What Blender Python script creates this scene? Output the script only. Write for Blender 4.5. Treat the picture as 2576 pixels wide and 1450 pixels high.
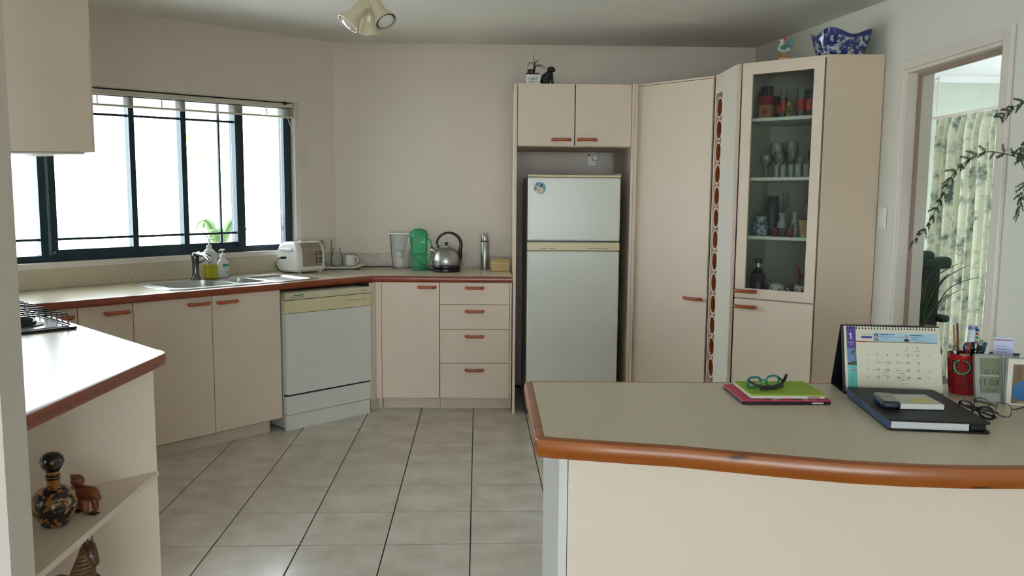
import bpy, math, random
from mathutils import Vector, Matrix
random.seed(7)
C = bpy.context.scene.collection
SC = bpy.context.scene
for o in list(bpy.data.objects): bpy.data.objects.remove(o)
PI = math.pi

# ------------------------------------------------------------------ camera, sky, daylight, exposure
F, PITCH, ROLL, YAW, HC = 2024.8, .1073, -.0079, .0430, 1.40
cy, sy = math.cos(YAW), math.sin(YAW)
fwd = Vector((sy*math.cos(PITCH), cy*math.cos(PITCH), -math.sin(PITCH)))
rt = Vector((cy, -sy, 0)); dn = fwd.cross(rt)
rr = math.cos(ROLL)*rt + math.sin(ROLL)*dn
dd = -math.sin(ROLL)*rt + math.cos(ROLL)*dn
camd = bpy.data.cameras.new('camera'); cam = bpy.data.objects.new('camera', camd); C.objects.link(cam)
camd.sensor_width = 36; camd.lens = F*36/2576; camd.clip_start = .02
up = -dd; bk = -fwd
cam.matrix_world = Matrix(((rr.x, up.x, bk.x, 0), (rr.y, up.y, bk.y, 0), (rr.z, up.z, bk.z, HC), (0, 0, 0, 1)))
SC.camera = cam
w = bpy.data.worlds.new('sky'); SC.world = w; w.use_nodes = True
bg = w.node_tree.nodes['Background']; bg.inputs[0].default_value = (.89, .935, 1, 1); bg.inputs[1].default_value = 12.0
SC.view_settings.view_transform = 'Standard'; SC.view_settings.look = 'None'
SC.view_settings.exposure = 0.0; SC.view_settings.gamma = 1; SC.view_settings.use_curve_mapping = False
SC.cycles.use_denoising = True
SC.cycles.max_bounces = 10; SC.cycles.diffuse_bounces = 6; SC.cycles.transparent_max_bounces = 16
SC.cycles.sample_clamp_indirect = 6; SC.cycles.caustics_reflective = False; SC.cycles.caustics_refractive = False

sl = bpy.data.lights.new('sun', 'SUN'); sl.energy = 9; sl.angle = .01; sl.color = (1, .95, .86)
so_ = bpy.data.objects.new('sun', sl); C.objects.link(so_); so_.rotation_euler = Vector((-.35, .55, -.85)).to_track_quat('-Z', 'Y').to_euler()

def portal(name, loc, rot, sx, sy_):
    l = bpy.data.lights.new(name, 'AREA'); l.shape = 'RECTANGLE'; l.size = sx; l.size_y = sy_
    l.cycles.is_portal = True
    o = bpy.data.objects.new(name, l); C.objects.link(o); o.location = loc; o.rotation_euler = rot
WA = math.radians(51.32)          # window wall direction
ux, uy = math.cos(WA), math.sin(WA)
W0 = (-2.447, 4.362)
def wpt(s, t=0, z=0): return (W0[0]+ux*s-uy*t, W0[1]+uy*s+ux*t, z)
portal('kitchen_window_daylight', wpt(.85, .16, 1.52), (PI/2, 0, WA), 2.3, 1.0)
portal('sliding_door_daylight', (-.15, -4.95, 1.15), (-PI/2, 0, 0), 3.9, 2.1)
portal('dining_window_daylight', (-2.86, -.45, 1.5), (0, -PI/2, 0), 1.2, 1.3)
portal('study_window_daylight', (4.95, 5.0, 1.2), (0, PI/2, 0), 2.0, 2.6)

# ------------------------------------------------------------------ materials
def lin(h):
    v = [int(h[i:i+2], 16)/255 for i in (0, 2, 4)]
    return tuple(x/12.92 if x <= .04045 else ((x+.055)/1.055)**2.4 for x in v)
MATS = {}
def mat(name, hexc, rough=.5, metal=0, var=.05, scale=8, bump=0, bscale=60, spec=.5, trans=0, alpha=1, stretch=None, coat=0, hex2=None, ramp=(.35, .65), detail=4):
    if name in MATS: return MATS[name]
    m = bpy.data.materials.new(name); m.use_nodes = True; nt = m.node_tree; N = nt.nodes; L = nt.links
    b = N['Principled BSDF']; c = lin(hexc)
    b.inputs['Roughness'].default_value = rough; b.inputs['Metallic'].default_value = metal
    b.inputs['Specular IOR Level'].default_value = spec
    b.inputs['Transmission Weight'].default_value = trans; b.inputs['Alpha'].default_value = alpha
    b.inputs['Coat Weight'].default_value = coat; b.inputs['Coat Roughness'].default_value = .15
    tc = N.new('ShaderNodeTexCoord'); mp = N.new('ShaderNodeMapping'); L.new(tc.outputs['Object'], mp.inputs[0])
    if stretch: mp.inputs['Scale'].default_value = stretch
    n = N.new('ShaderNodeTexNoise'); n.inputs['Scale'].default_value = scale; n.inputs['Detail'].default_value = detail
    L.new(mp.outputs[0], n.inputs['Vector'])
    cr = N.new('ShaderNodeValToRGB'); L.new(n.outputs['Fac'], cr.inputs[0])
    cr.color_ramp.elements[0].position = ramp[0]; cr.color_ramp.elements[1].position = ramp[1]
    if hex2: c2 = lin(hex2); ca, cb = c, c2
    else: ca = tuple(x*(1-var) for x in c); cb = tuple(min(1, x*(1+var)) for x in c)
    cr.color_ramp.elements[0].color = (*ca, 1); cr.color_ramp.elements[1].color = (*cb, 1)
    L.new(cr.outputs[0], b.inputs['Base Color'])
    if bump:
        n2 = N.new('ShaderNodeTexNoise'); n2.inputs['Scale'].default_value = bscale; L.new(mp.outputs[0], n2.inputs['Vector'])
        bp = N.new('ShaderNodeBump'); bp.inputs['Strength'].default_value = bump; bp.inputs['Distance'].default_value = .002
        L.new(n2.outputs['Fac'], bp.inputs['Height']); L.new(bp.outputs[0], b.inputs['Normal'])
    MATS[name] = m; return m
def thin_glass(name, tint='ffffff', refl=1.0, dens=0.0):
    """thin clear pane: mostly see-through, mirror-like at grazing angles, a little haze of its own colour"""
    m = bpy.data.materials.new(name); m.use_nodes = True; nt = m.node_tree; N = nt.nodes; L = nt.links
    for x in list(N): N.remove(x)
    out = N.new('ShaderNodeOutputMaterial'); tr = N.new('ShaderNodeBsdfTransparent'); gl = N.new('ShaderNodeBsdfGlossy')
    gl.inputs['Roughness'].default_value = .03
    df = N.new('ShaderNodeBsdfDiffuse'); df.inputs[0].default_value = (*lin(tint), 1)
    tr.inputs[0].default_value = (*lin(tint), 1)
    fr = N.new('ShaderNodeFresnel'); fr.inputs[0].default_value = 1.3
    ns = N.new('ShaderNodeTexNoise'); ns.inputs['Scale'].default_value = 3
    ma = N.new('ShaderNodeMath'); ma.operation = 'MULTIPLY'; ma.inputs[1].default_value = refl
    L.new(fr.outputs[0], ma.inputs[0])
    m1 = N.new('ShaderNodeMixShader'); m1.inputs[0].default_value = dens
    m2 = N.new('ShaderNodeMixShader')
    L.new(tr.outputs[0], m1.inputs[1]); L.new(df.outputs[0], m1.inputs[2])
    L.new(ma.outputs[0], m2.inputs[0]); L.new(m1.outputs[0], m2.inputs[1]); L.new(gl.outputs[0], m2.inputs[2])
    L.new(m2.outputs[0], out.inputs[0]); MATS[name] = m; return m

WALL = mat('wall_paint', 'ded5cc', .75, var=.015, scale=2, bump=.15, bscale=180)
WALLR = mat('wall_paint_cool', 'dcdcd4', .75, var=.015, scale=2, bump=.15, bscale=180)
CEIL = mat('ceiling_paint', 'e0e0dc', .85, var=.015, scale=2, bump=.1, bscale=120)
TRIM = mat('trim_gloss', 'dcd4cc', .4, var=.01)
CAB = mat('cabinet_melamine', 'dfcfbf', .5, var=.012, scale=3, bump=.08, bscale=400)
CABD = mat('carcass_gap_shade', '3a2c22', .8, var=.05)  # dark brown paints the shade of the gaps into the carcass
CABK = mat('kickboard', 'd2c4b4', .5, var=.03)
LAM = mat('worktop_laminate', 'c6bda8', .27, var=.13, scale=260, bump=.03, bscale=300, spec=.55)
LAMP = mat('peninsula_laminate', 'd2c8b2', .38, var=.13, scale=260, bump=.03, bscale=300)
SPL = mat('splash_marble', 'b3a89c', .35, hex2='c9bdb2', scale=9, detail=8)
WOODR = mat('wood_edge_red', '7c3218', .35, hex2='8f4022', scale=14, stretch=(1, 1, 8), coat=.4)
WOODO = mat('wood_edge_orange', '8a4613', .32, hex2='a35c22', scale=7, stretch=(1, 2, 9), coat=.25, ramp=(.25, .75), detail=8)
WOODD = mat('wood_edge_dark', '4d1f10', .32, hex2='8a4424', scale=9, stretch=(1, 2, 9), coat=.5, detail=8)
nt = WOODO.node_tree; N = nt.nodes; L = nt.links
kn1 = N.new('ShaderNodeTexNoise'); kn1.inputs['Scale'].default_value = 5; kn1.inputs['Detail'].default_value = 2
mp_ = N.new('ShaderNodeMapping'); mp_.inputs['Scale'].default_value = (1, 2, 6); tc_ = N.new('ShaderNodeTexCoord'); L.new(tc_.outputs['Object'], mp_.inputs[0]); L.new(mp_.outputs[0], kn1.inputs['Vector'])
kr = N.new('ShaderNodeValToRGB'); kr.color_ramp.elements[0].position = .66; kr.color_ramp.elements[0].color = (0,0,0,1); kr.color_ramp.elements[1].position = .72; L.new(kn1.outputs[0], kr.inputs[0])
km = N.new('ShaderNodeMixRGB'); km.inputs[2].default_value = (*lin('3c1a0a'), 1); b_ = N['Principled BSDF']; src = b_.inputs['Base Color'].links[0].from_socket
L.new(kr.outputs[0], km.inputs[0]); L.new(src, km.inputs[1]); L.new(km.outputs[0], b_.inputs['Base Color'])
HAND = mat('handle_wood', 'a04a28', .35, hex2='b45c38', scale=20, coat=.4)
HANDL = mat('handle_wood_light', 'a85a2c', .35, hex2='96451f', scale=20, coat=.4)
TILE = mat('floor_tile', 'c6beb5', .22, hex2='dbd5ce', scale=6, detail=9, bump=.02, bscale=30)
GROUT = mat('grout', '2e2820', .9, var=.1)
FRAMEM = mat('window_aluminium', '1f3440', .4, metal=.3, var=.08)
STEEL = mat('stainless_steel', 'b8b8b6', .28, metal=1, var=.04, scale=30, stretch=(1, 1, 8))
STEELB = mat('brushed_steel', 'a8a6a2', .33, metal=1, var=.05, scale=40, stretch=(8, 8, 1))
CHROME = mat('chrome', 'c9ccce', .1, metal=1, var=.02)
BLACK = mat('black_plastic', '15151a', .35, var=.1)
BLACKM = mat('black_enamel', '16181c', .3, var=.1)
WHITEP = mat('white_plastic', 'e4e4e0', .3, var=.01)
FRW = mat('fridge_white', 'd9dcd6', .22, var=.01, bump=.12, bscale=300)
FRC = mat('fridge_cream', 'd8cda6', .35, var=.02)
DWW = mat('dishwasher_white', 'd7d9d5', .35, var=.01)
DWC = mat('dishwasher_cream', 'd6cca8', .35, var=.02)
PAPER = mat('paper_white', 'e6e2d4', .7, var=.01)
GLASS = thin_glass('window_glass', 'fbfffd', .6)
GLASSC = thin_glass('cabinet_glass', 'f0f4f2', .3, .01)
GLASSW = thin_glass('tumbler_glass', 'fcfefd', .8, .04)
GLASSG = thin_glass('green_plastic', 'a8f2d4', .9, .08)
GLASSP = thin_glass('jug_plastic', 'fafbfb', 1.0, .10)

# ------------------------------------------------------------------ mesh helpers
class G:
    def __init__(s): s.v = []; s.f = []
    def add(s, vs, fs):
        n = len(s.v); s.v += [tuple(p) for p in vs]; s.f += [tuple(i+n for i in f) for f in fs]; return s
    def box(s, x0, x1, y0, y1, z0, z1):
        return s.add([(x0,y0,z0),(x1,y0,z0),(x1,y1,z0),(x0,y1,z0),(x0,y0,z1),(x1,y0,z1),(x1,y1,z1),(x0,y1,z1)],
                     [(0,3,2,1),(4,5,6,7),(0,1,5,4),(1,2,6,5),(2,3,7,6),(3,0,4,7)])
    def prism(s, poly, z0, z1):
        a = sum(poly[i][0]*poly[(i+1)%len(poly)][1]-poly[(i+1)%len(poly)][0]*poly[i][1] for i in range(len(poly)))
        if a < 0: poly = poly[::-1]
        n = len(poly)
        return s.add([(x,y,z0) for x,y in poly]+[(x,y,z1) for x,y in poly],
                     [tuple(range(n-1,-1,-1)), tuple(range(n,2*n))]+[(i,(i+1)%n,n+(i+1)%n,n+i) for i in range(n)])
    def vprism(s, poly, y0, y1):
        """polygon in x,z pushed along y"""
        a = sum(poly[i][0]*poly[(i+1)%len(poly)][1]-poly[(i+1)%len(poly)][0]*poly[i][1] for i in range(len(poly)))
        if a < 0: poly = poly[::-1]
        n = len(poly)
        return s.add([(x,y0,z) for x,z in poly]+[(x,y1,z) for x,z in poly],
                     [tuple(range(n)), tuple(range(2*n-1,n-1,-1))]+[((i+1)%n,i,n+i,n+(i+1)%n) for i in range(n)])
    def tube(s, pts, r, seg=8, closed=False, flat=1.0):
        pts = [Vector(p) for p in pts]; n = len(pts)
        rs = r if isinstance(r, (list, tuple)) else [r]*n
        nrm = None; base = len(s.v)
        for i, p in enumerate(pts):
            if closed: t = (pts[(i+1)%n]-pts[i-1]).normalized()
            else: t = (pts[min(i+1,n-1)]-pts[max(i-1,0)]).normalized()
            if nrm is None:
                nrm = t.cross(Vector((0,0,1)))
                if nrm.length < .1: nrm = t.cross(Vector((1,0,0)))
            nrm = (nrm - t*nrm.dot(t)).normalized(); b = t.cross(nrm)
            for k in range(seg):
                a = 2*PI*k/seg
                s.v.append(tuple(p + nrm*math.cos(a)*rs[i] + b*math.sin(a)*rs[i]*flat))
        for i in range(n if closed else n-1):
            j = (i+1) % n
            for k in range(seg):
                k2 = (k+1) % seg
                s.f.append((base+i*seg+k, base+i*seg+k2, base+j*seg+k2, base+j*seg+k))
        if not closed:
            s.f.append(tuple(base+k for k in range(seg-1,-1,-1))); s.f.append(tuple(base+(n-1)*seg+k for k in range(seg)))
        return s
    def lathe(s, prof, seg=24, c=(0,0,0), sx=1, sy=1, a0=0, cap=True):
        base = len(s.v); n = len(prof)
        for r, z in prof:
            for k in range(seg):
                a = a0+2*PI*k/seg; s.v.append((c[0]+r*math.cos(a)*sx, c[1]+r*math.sin(a)*sy, c[2]+z))
        for i in range(n-1):
            for k in range(seg):
                k2 = (k+1) % seg
                s.f.append((base+i*seg+k, base+i*seg+k2, base+(i+1)*seg+k2, base+(i+1)*seg+k))
        if cap and prof[0][0] > 1e-5: s.f.append(tuple(base+k for k in range(seg-1,-1,-1)))
        if cap and prof[-1][0] > 1e-5: s.f.append(tuple(base+(n-1)*seg+k for k in range(seg)))
        return s
    def ball(s, c, r, seg=14, rings=8):
        rx, ry, rz = r if isinstance(r, (tuple, list)) else (r, r, r)
        prof = [(max(1e-6, math.sin(PI*i/rings)), -math.cos(PI*i/rings)) for i in range(rings+1)]
        base = len(s.v); g = G().lathe(prof, seg)
        s.v += [(c[0]+x*rx, c[1]+y*ry, c[2]+z*rz) for x, y, z in g.v]
        s.f += [tuple(i+base for i in f) for f in g.f]; return s
    def blob(s, pts, rs, seg=12):
        """smooth limb / body through a chain of points with a radius each, ends rounded"""
        P = [Vector(p) for p in pts]; a = (P[0]-P[1]).normalized(); b = (P[-1]-P[-2]).normalized()
        pts2 = [P[0]+a*rs[0]*.95, P[0]+a*rs[0]*.7]+P+[P[-1]+b*rs[-1]*.7, P[-1]+b*rs[-1]*.95]
        rr_ = [rs[0]*.25, rs[0]*.72]+list(rs)+[rs[-1]*.72, rs[-1]*.25]
        return s.tube(pts2, rr_, seg)
    def rot(s, ang, c=(0,0)):
        ca, sa = math.cos(ang), math.sin(ang)
        s.v = [(c[0]+(x-c[0])*ca-(y-c[1])*sa, c[1]+(x-c[0])*sa+(y-c[1])*ca, z) for x,y,z in s.v]; return s
    def xf(s, M): s.v = [tuple(M @ Vector(p)) for p in s.v]; return s
    def map(s, fn): s.v = [fn(*p) for p in s.v]; return s
    def move(s, dx, dy, dz): s.v = [(x+dx,y+dy,z+dz) for x,y,z in s.v]; return s
    def build(s, name, m, parent=None, bevel=0, smooth=False, seg=2, sub=0, loc=None, rot=None):
        me = bpy.data.meshes.new(name); me.from_pydata(s.v, [], s.f); me.update()
        if smooth:
            for p in me.polygons: p.use_smooth = True
            if smooth != 'all': me.set_sharp_from_angle(angle=math.radians(40))
        o = bpy.data.objects.new(name, me); C.objects.link(o); me.materials.append(m)
        if parent: o.parent = parent
        if bevel:
            b = o.modifiers.new('b', 'BEVEL'); b.width = bevel; b.segments = seg; b.limit_method = 'ANGLE'; b.angle_limit = math.radians(40)
        if sub:
            b = o.modifiers.new('s', 'SUBSURF'); b.levels = sub; b.render_levels = sub
        if loc: o.location = loc
        if rot: o.rotation_euler = rot
        return o
def thing(name, label, cat, loc=(0,0,0), rz=0, group=None):
    o = bpy.data.objects.new(name, None); C.objects.link(o); o.empty_display_size = .05
    o.location = loc; o.rotation_euler = (0,0,rz); o['label'] = label; o['category'] = cat
    if group: o['group'] = group
    return o
def tag(o, label, cat, group=None):
    o['label'] = label; o['category'] = cat
    if group: o['group'] = group
    return o
def struct(o): o['kind'] = 'structure'; return o
def dup(root, loc, rz=None, label=None):
    r = root.copy(); C.objects.link(r); r.location = loc
    if rz is not None: r.rotation_euler = (0,0,rz)
    if label: r['label'] = label
    for ch in list(root.children):
        c = ch.copy(); C.objects.link(c); c.parent = r
        for g in ch.children:
            d = g.copy(); C.objects.link(d); d.parent = c
    return r
def offset(path, d, closed=False):
    """shift an open path sideways by d (to the left of travel) with mitred corners"""
    n = len(path); out = []
    for i in range(n):
        p = Vector(path[i]); a = Vector(path[i-1]) if (i > 0 or closed) else None; b = Vector(path[(i+1)%n]) if (i < n-1 or closed) else None
        t1 = (p-a).normalized() if a is not None else None; t2 = (b-p).normalized() if b is not None else None
        if t1 is None: t1 = t2
        if t2 is None: t2 = t1
        n1 = Vector((-t1.y, t1.x)); n2 = Vector((-t2.y, t2.x)); m = (n1+n2).normalized()
        k = d/max(.35, m.dot(n1)); out.append((p.x+m.x*k, p.y+m.y*k))
    return out
def edging(path, prof, g=None):
    """sweep profile (outward, z) along path; outward = right of travel"""
    g = g or G(); rows = [[(x, y, z) for (x, y) in offset(path, -o)] for o, z in prof]
    n = len(path); k = len(prof); base = len(g.v)
    for i in range(n):
        for j in range(k):
            o, z = prof[j]; x, y, _ = rows[j][i]; g.v.append((x, y, z))
    for i in range(n-1):
        for j in range(k):
            j2 = (j+1) % k
            g.f.append((base+i*k+j, base+(i+1)*k+j, base+(i+1)*k+j2, base+i*k+j2))
    g.f.append(tuple(base+j for j in range(k))); g.f.append(tuple(base+(n-1)*k+j for j in range(k-1,-1,-1)))
    return g
def edge_prof(top, th, wd):
    r = th/2; return [(0, top), (wd-r*.55, top), (wd-r*.2, top-r*.12), (wd-r*.04, top-r*.5), (wd, top-r), (wd-r*.04, top-r*1.5), (wd-r*.25, top-th+.001), (wd-r*.6, top-th), (0, top-th)]
_txt = {}
def text_geo(txt, size):
    if txt not in _txt:
        cu = bpy.data.curves.new('t', 'FONT'); cu.body = txt; cu.size = 1; cu.resolution_u = 2; cu.align_x = 'CENTER'; cu.align_y = 'CENTER'
        o = bpy.data.objects.new('t', cu); C.objects.link(o)
        dg = bpy.context.evaluated_depsgraph_get(); me = bpy.data.meshes.new_from_object(o.evaluated_get(dg))
        _txt[txt] = ([tuple(v.co) for v in me.vertices], [tuple(p.vertices) for p in me.polygons])
        bpy.data.objects.remove(o); bpy.data.curves.remove(cu); bpy.data.meshes.remove(me)
    v, f = _txt[txt]; return [(x*size, 0, y*size) for x, y, z in v], f
def put_text(g, txt, size, x, z, y=0):
    """lettering lying in the x,z plane, facing -y"""
    v, f = text_geo(txt, size); return g.add([(a+x, y, b+z) for a, _, b in v], f)
def polar(cx, cz, r, n=20, sx=1, sz=1): return [(cx+r*sx*math.cos(2*PI*i/n), cz+r*sz*math.sin(2*PI*i/n)) for i in range(n)]

TOP, TH = .904, .04

# ------------------------------------------------------------------ room shell
def ceil_z(y): return 2.543+.065*(y-6.05) if y > 3.4 else 2.543+.065*(3.4-6.05)
COR = (-1.062, 6.092)
# floor with single tiles
fl = struct(G().box(-3.6, 5.3, -5.2, 6.8, -.06, -.004).build('floor', GROUT))
T = .34773; tx0, ty0 = -1.4172, 5.2641; gr = .0023
tile_me = None
for i in range(-1, 10):
    for j in range(-1, 13):
        if tile_me is None:
            g = G().box(gr, T-gr, gr, T-gr, -.004, 0)
            ob = g.build('tile', TILE, fl, bevel=.0012, seg=1); tile_me = ob.data
        else:
            ob = bpy.data.objects.new('tile', tile_me); C.objects.link(ob); ob.parent = fl
            b = ob.modifiers.new('b', 'BEVEL'); b.width = .0012; b.segments = 1
        ob.location = (tx0+i*T, ty0-j*T, 0)
# tile colour differs a little from tile to tile
nt = TILE.node_tree; oi = nt.nodes.new('ShaderNodeObjectInfo')
vm = nt.nodes.new('ShaderNodeVectorMath'); vm.operation = 'ADD'; mpn = [n for n in nt.nodes if n.type == 'MAPPING'][0]
nz = [n for n in nt.nodes if n.type == 'TEX_NOISE' and n.inputs['Scale'].default_value == 6][0]
sc_ = nt.nodes.new('ShaderNodeVectorMath'); sc_.operation = 'SCALE'; sc_.inputs['Scale'].default_value = 40
cmb = nt.nodes.new('ShaderNodeCombineXYZ'); nt.links.new(oi.outputs['Random'], cmb.inputs[0]); nt.links.new(oi.outputs['Random'], cmb.inputs[1])
nt.links.new(cmb.outputs[0], sc_.inputs[0]); nt.links.new(mpn.outputs[0], vm.inputs[0]); nt.links.new(sc_.outputs[0], vm.inputs[1]); nt.links.new(vm.outputs[0], nz.inputs['Vector'])

# ceiling: gently raked over the kitchen, level nearer the living side
zc0 = ceil_z(0)
g = G()
g.add([(-3.6,6.6,ceil_z(6.6)),(2.2,6.6,ceil_z(6.6)),(2.2,3.4,zc0),(-3.6,3.4,zc0),(-3.6,6.6,2.8),(2.2,6.6,2.8),(2.2,3.4,2.8),(-3.6,3.4,2.8)],
      [(0,1,2,3)[::-1],(4,5,6,7),(0,4,5,1)[::-1],(0,3,7,4)[::-1],(1,5,6,2)[::-1]])
g.box(-3.6, 2.2, -5.2, 3.4, zc0, 2.8)
struct(g.build('ceiling', CEIL))
struct(G().box(-1.3, 2.2, 6.1, 6.22, 0, 2.75).rot(0).build('wall_back', WALL)).hide_render = False
bpy.data.objects['wall_back'].data.clear_geometry()
g = G().prism([(-1.3, 6.101), (2.2, 5.994), (2.2, 6.12), (-1.3, 6.23)], 0, 2.75)
me = bpy.data.objects['wall_back'].data; me.from_pydata(g.v, [], g.f); me.update()

# window wall (local frame: x along the wall, y outward)
def wz(x, y, z): return (x, y, z+.035*(z-1.0)*(x-1.15)*min(1, max(0, (2.3-z)/.25)) if z > 1.0 else z)
S0, S1, ZB, ZT = -.45, 1.876, 1.03, 2.055
g = G(); g.box(-.75, S0, 0, .12, 0, 2.75); g.box(S1, 2.36, 0, .12, 0, 2.75); g.box(S0, S1, 0, .12, 0, ZB); 
g.add([(S0,0,ZT),(S1,0,ZT),(S1,.12,ZT),(S0,.12,ZT),(S0,0,2.75),(S1,0,2.75),(S1,.12,2.75),(S0,.12,2.75)], [(0,3,2,1),(4,5,6,7),(0,1,5,4),(1,2,6,5),(2,3,7,6),(3,0,4,7)])
g.map(wz)
struct(g.build('wall_window', WALL, loc=(*W0, 0), rot=(0,0,WA)))
wl = wpt(-.75)
g = G(); g.box(-3.0, -2.88, -5.2, -1.1, 0, 2.75); g.box(-3.0, -2.88, .2, wl[1]+.12, 0, 2.75); g.box(-3.0, -2.88, -1.1, .2, 0, .9); g.box(-3.0, -2.88, -1.1, .2, 2.1, 2.75)
struct(g.build('wall_left', WALL))
w3 = struct(bpy.data.objects.new('window_3', None)); C.objects.link(w3); w3.location = (-2.94, 0, 0)
for a, b in ((-1.1, -.45), (-.45, .2)):
    g = G(); g.box(-.02,.02,a,a+.04,.9,2.1); g.box(-.02,.02,b-.04,b,.9,2.1); g.box(-.02,.02,a+.04,b-.04,.9,.94); g.box(-.02,.02,a+.04,b-.04,2.06,2.1)
    g.build('frame', FRAMEM, w3); G().box(-.003,.003,a+.04,b-.04,.94,2.06).build('pane', GLASS, w3)
# wall behind the camera with a wide sliding door
g = G(); g.box(-3.0, -2.1, -5.12, -5.0, 0, 2.75); g.box(1.8, 2.2, -5.12, -5.0, 0, 2.75); g.box(-2.1, 1.8, -5.12, -5.0, 2.15, 2.75)
struct(g.build('wall_near', WALL))
dr = struct(bpy.data.objects.new('door_2', None)); C.objects.link(dr); dr.location = (0, -5.06, 0)
for a, b in ((-2.1, -.8), (-.8, .5), (.5, 1.8)):
    g = G(); g.box(a, a+.05, -.02, .02, 0, 2.15); g.box(b-.05, b, -.02, .02, 0, 2.15); g.box(a+.05, b-.05, -.02, .02, 0, .08); g.box(a+.05, b-.05, -.02, .02, 2.09, 2.15)
    g.build('frame', FRAMEM, dr)
    G().box(a+.05, b-.05, -.003, .003, .08, 2.09).build('pane', GLASS, dr)
# right wall, doorway to the study
DY0, DY1, DZ = 3.105, 3.835, 2.035
g = G(); g.box(2.04, 2.16, -5.2, DY0, 0, 2.75); g.box(2.04, 2.16, DY1, 6.2, 0, 2.75); g.box(2.04, 2.16, DY0, DY1, DZ, 2.75)
struct(g.build('wall_right', WALLR))
d1 = struct(bpy.data.objects.new('door_1', None)); C.objects.link(d1)
g = G(); g.box(2.022, 2.04, DY1-.002, DY1+.048, 0, DZ+.05); g.box(2.022, 2.04, DY0-.048, DY0+.002, 0, DZ+.05); g.box(2.022, 2.04, DY0+.002, DY1-.002, DZ, DZ+.05)
g.build('architrave', TRIM, d1, bevel=.004)
g = G(); g.box(2.03, 2.165, DY1-.016, DY1, 0, DZ); g.box(2.03, 2.165, DY0, DY0+.016, 0, DZ); g.box(2.03, 2.165, DY0+.016, DY1-.016, DZ-.016, DZ)
g.build('jamb', TRIM, d1, bevel=.002)
g = G(); g.box(2.085, 2.10, DY1-.03, DY1-.016, 0, DZ-.016); g.box(2.085, 2.10, DY0+.016, DY0+.03, 0, DZ-.016); g.box(2.085, 2.10, DY0+.03, DY1-.03, DZ-.03, DZ-.016)
g.build('door_stop', mat('stop_shadow', 'a08a7c', .5), d1)  # the stop's shadow line is put into its brown colour
for z in (.35, 1.75): G().box(2.045, 2.08, DY1-.0175, DY1-.0155, z, z+.09).build('hinge_plate', TRIM, d1)

# study behind the doorway
struct(G().box(2.16, 5.25, 6.5, 6.62, 0, 2.6).build('wall_study_back', mat('study_paint', 'c9cfc2', .8, var=.02)))
g = G(); g.box(5.1, 5.22, 2.0, 3.7, 0, 2.6); g.box(5.1, 5.22, 6.3, 6.62, 0, 2.6); g.box(5.1, 5.22, 3.7, 6.3, 1.95, 2.6); g.box(5.1, 5.22, 3.7, 6.3, 0, .2)
struct(g.build('wall_study_right', MATS['study_paint']))
struct(G().box(2.16, 5.22, 1.9, 2.0, 0, 2.6).build('wall_study_near', MATS['study_paint']))
struct(G().box(2.16, 5.22, 1.9, 6.62, 2.44, 2.6).build('ceiling_study', mat('study_ceiling', 'e4e4e4', .8, var=.01)))
struct(G().vprism([(0,0),(0,-.055),(.012,-.055),(.05,-.012),(.05,0)], 0, 1).map(lambda x,y,z: (2.17+y*2.9, 6.5-x, 2.44+z)).build('trim_1', MATS['study_ceiling']))
w2 = struct(bpy.data.objects.new('window_2', None)); C.objects.link(w2); w2.location = (5.16, 0, 0)
for a, b in ((3.7, 5.0), (5.0, 6.3)):
    g = G(); g.box(-.02,.02,a,a+.04,.2,1.95); g.box(-.02,.02,b-.04,b,.2,1.95); g.box(-.02,.02,a+.04,b-.04,.2,.24); g.box(-.02,.02,a+.04,b-.04,1.91,1.95)
    g.build('frame', FRAMEM, w2); G().box(-.003,.003,a+.04,b-.04,.24,1.91).build('pane', GLASS, w2)

# short wall at the left of the picture
struct(G().box(-1.36, -1.03, 1.75, 1.843, 0, 2.45).build('wall_end', WALL))
o = G().box(-1.34, -1.045, 1.728, 1.749, 1.012, 1.72).build('notice_board', mat('board_pale', 'd8cfbd', .7), bevel=.002)
tag(o, 'pale plain board fixed to the short wall at the left edge', 'board')

# ------------------------------------------------------------------ kitchen window
win = struct(bpy.data.objects.new('window_1', None)); C.objects.link(win); win.location = (*W0, 0); win.rotation_euler = (0,0,WA)
def wb(x0, x1, y0, y1, z0, z1): return G().box(x0, x1, y0, y1, z0, z1).map(wz)
g = wb(S0-.03, S1+.016, -.012, .0, ZT, ZT+.028); g.add(*(lambda q: (q.v, q.f))(wb(S1, S1+.016, -.012, 0, ZB, ZT)))
g.build('window_trim', TRIM, win)
wb(S0-.03, S1+.02, -.02, .05, ZB-.016, ZB+.018).build('window_sill', TRIM, win, bevel=.003)
wb(S1-.024, S1, .0, .10, ZB+.018, ZT).build('reveal', TRIM, win)
wb(S0, S1, .0, .10, ZT-.006, ZT+.0).build('reveal', TRIM, win)
g = G()
for a in ((S0, S1-.024, .045, .1, ZB+.018, ZB+.055), (S0, S1-.024, .045, .1, ZT-.05, ZT-.006), (S0, S0+.04, .045, .1, ZB+.055, ZT-.05), (1.79, S1-.024, .045, .1, ZB+.055, ZT-.05)):
    q = wb(*a); g.add(q.v, q.f)
g.build('window_frame', FRAMEM, win)
def bars(name, lst):
    for a in lst: wb(*a).build(name, FRAMEM, win)
bars('mullion', [(.150,.190,.04,.095,ZB+.055,ZT-.05), (.195,.236,.03,.085,ZB+.055,ZT-.05), (.672,.706,.04,.09,ZB+.055,ZT-.05), (1.005,1.041,.04,.09,ZB+.055,ZT-.05), (1.388,1.450,.03,.095,ZB+.055,ZT-.05)])
wb(.194,.1965,.025,.03,ZB+.06,ZT-.05).build('mullion', CHROME, win)
bars('sash_rail', [(.236,.672,.045,.085,ZB+.055,ZB+.085), (.706,1.005,.045,.085,ZB+.055,ZB+.085), (1.041,1.388,.045,.085,ZB+.055,ZB+.085)])
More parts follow.
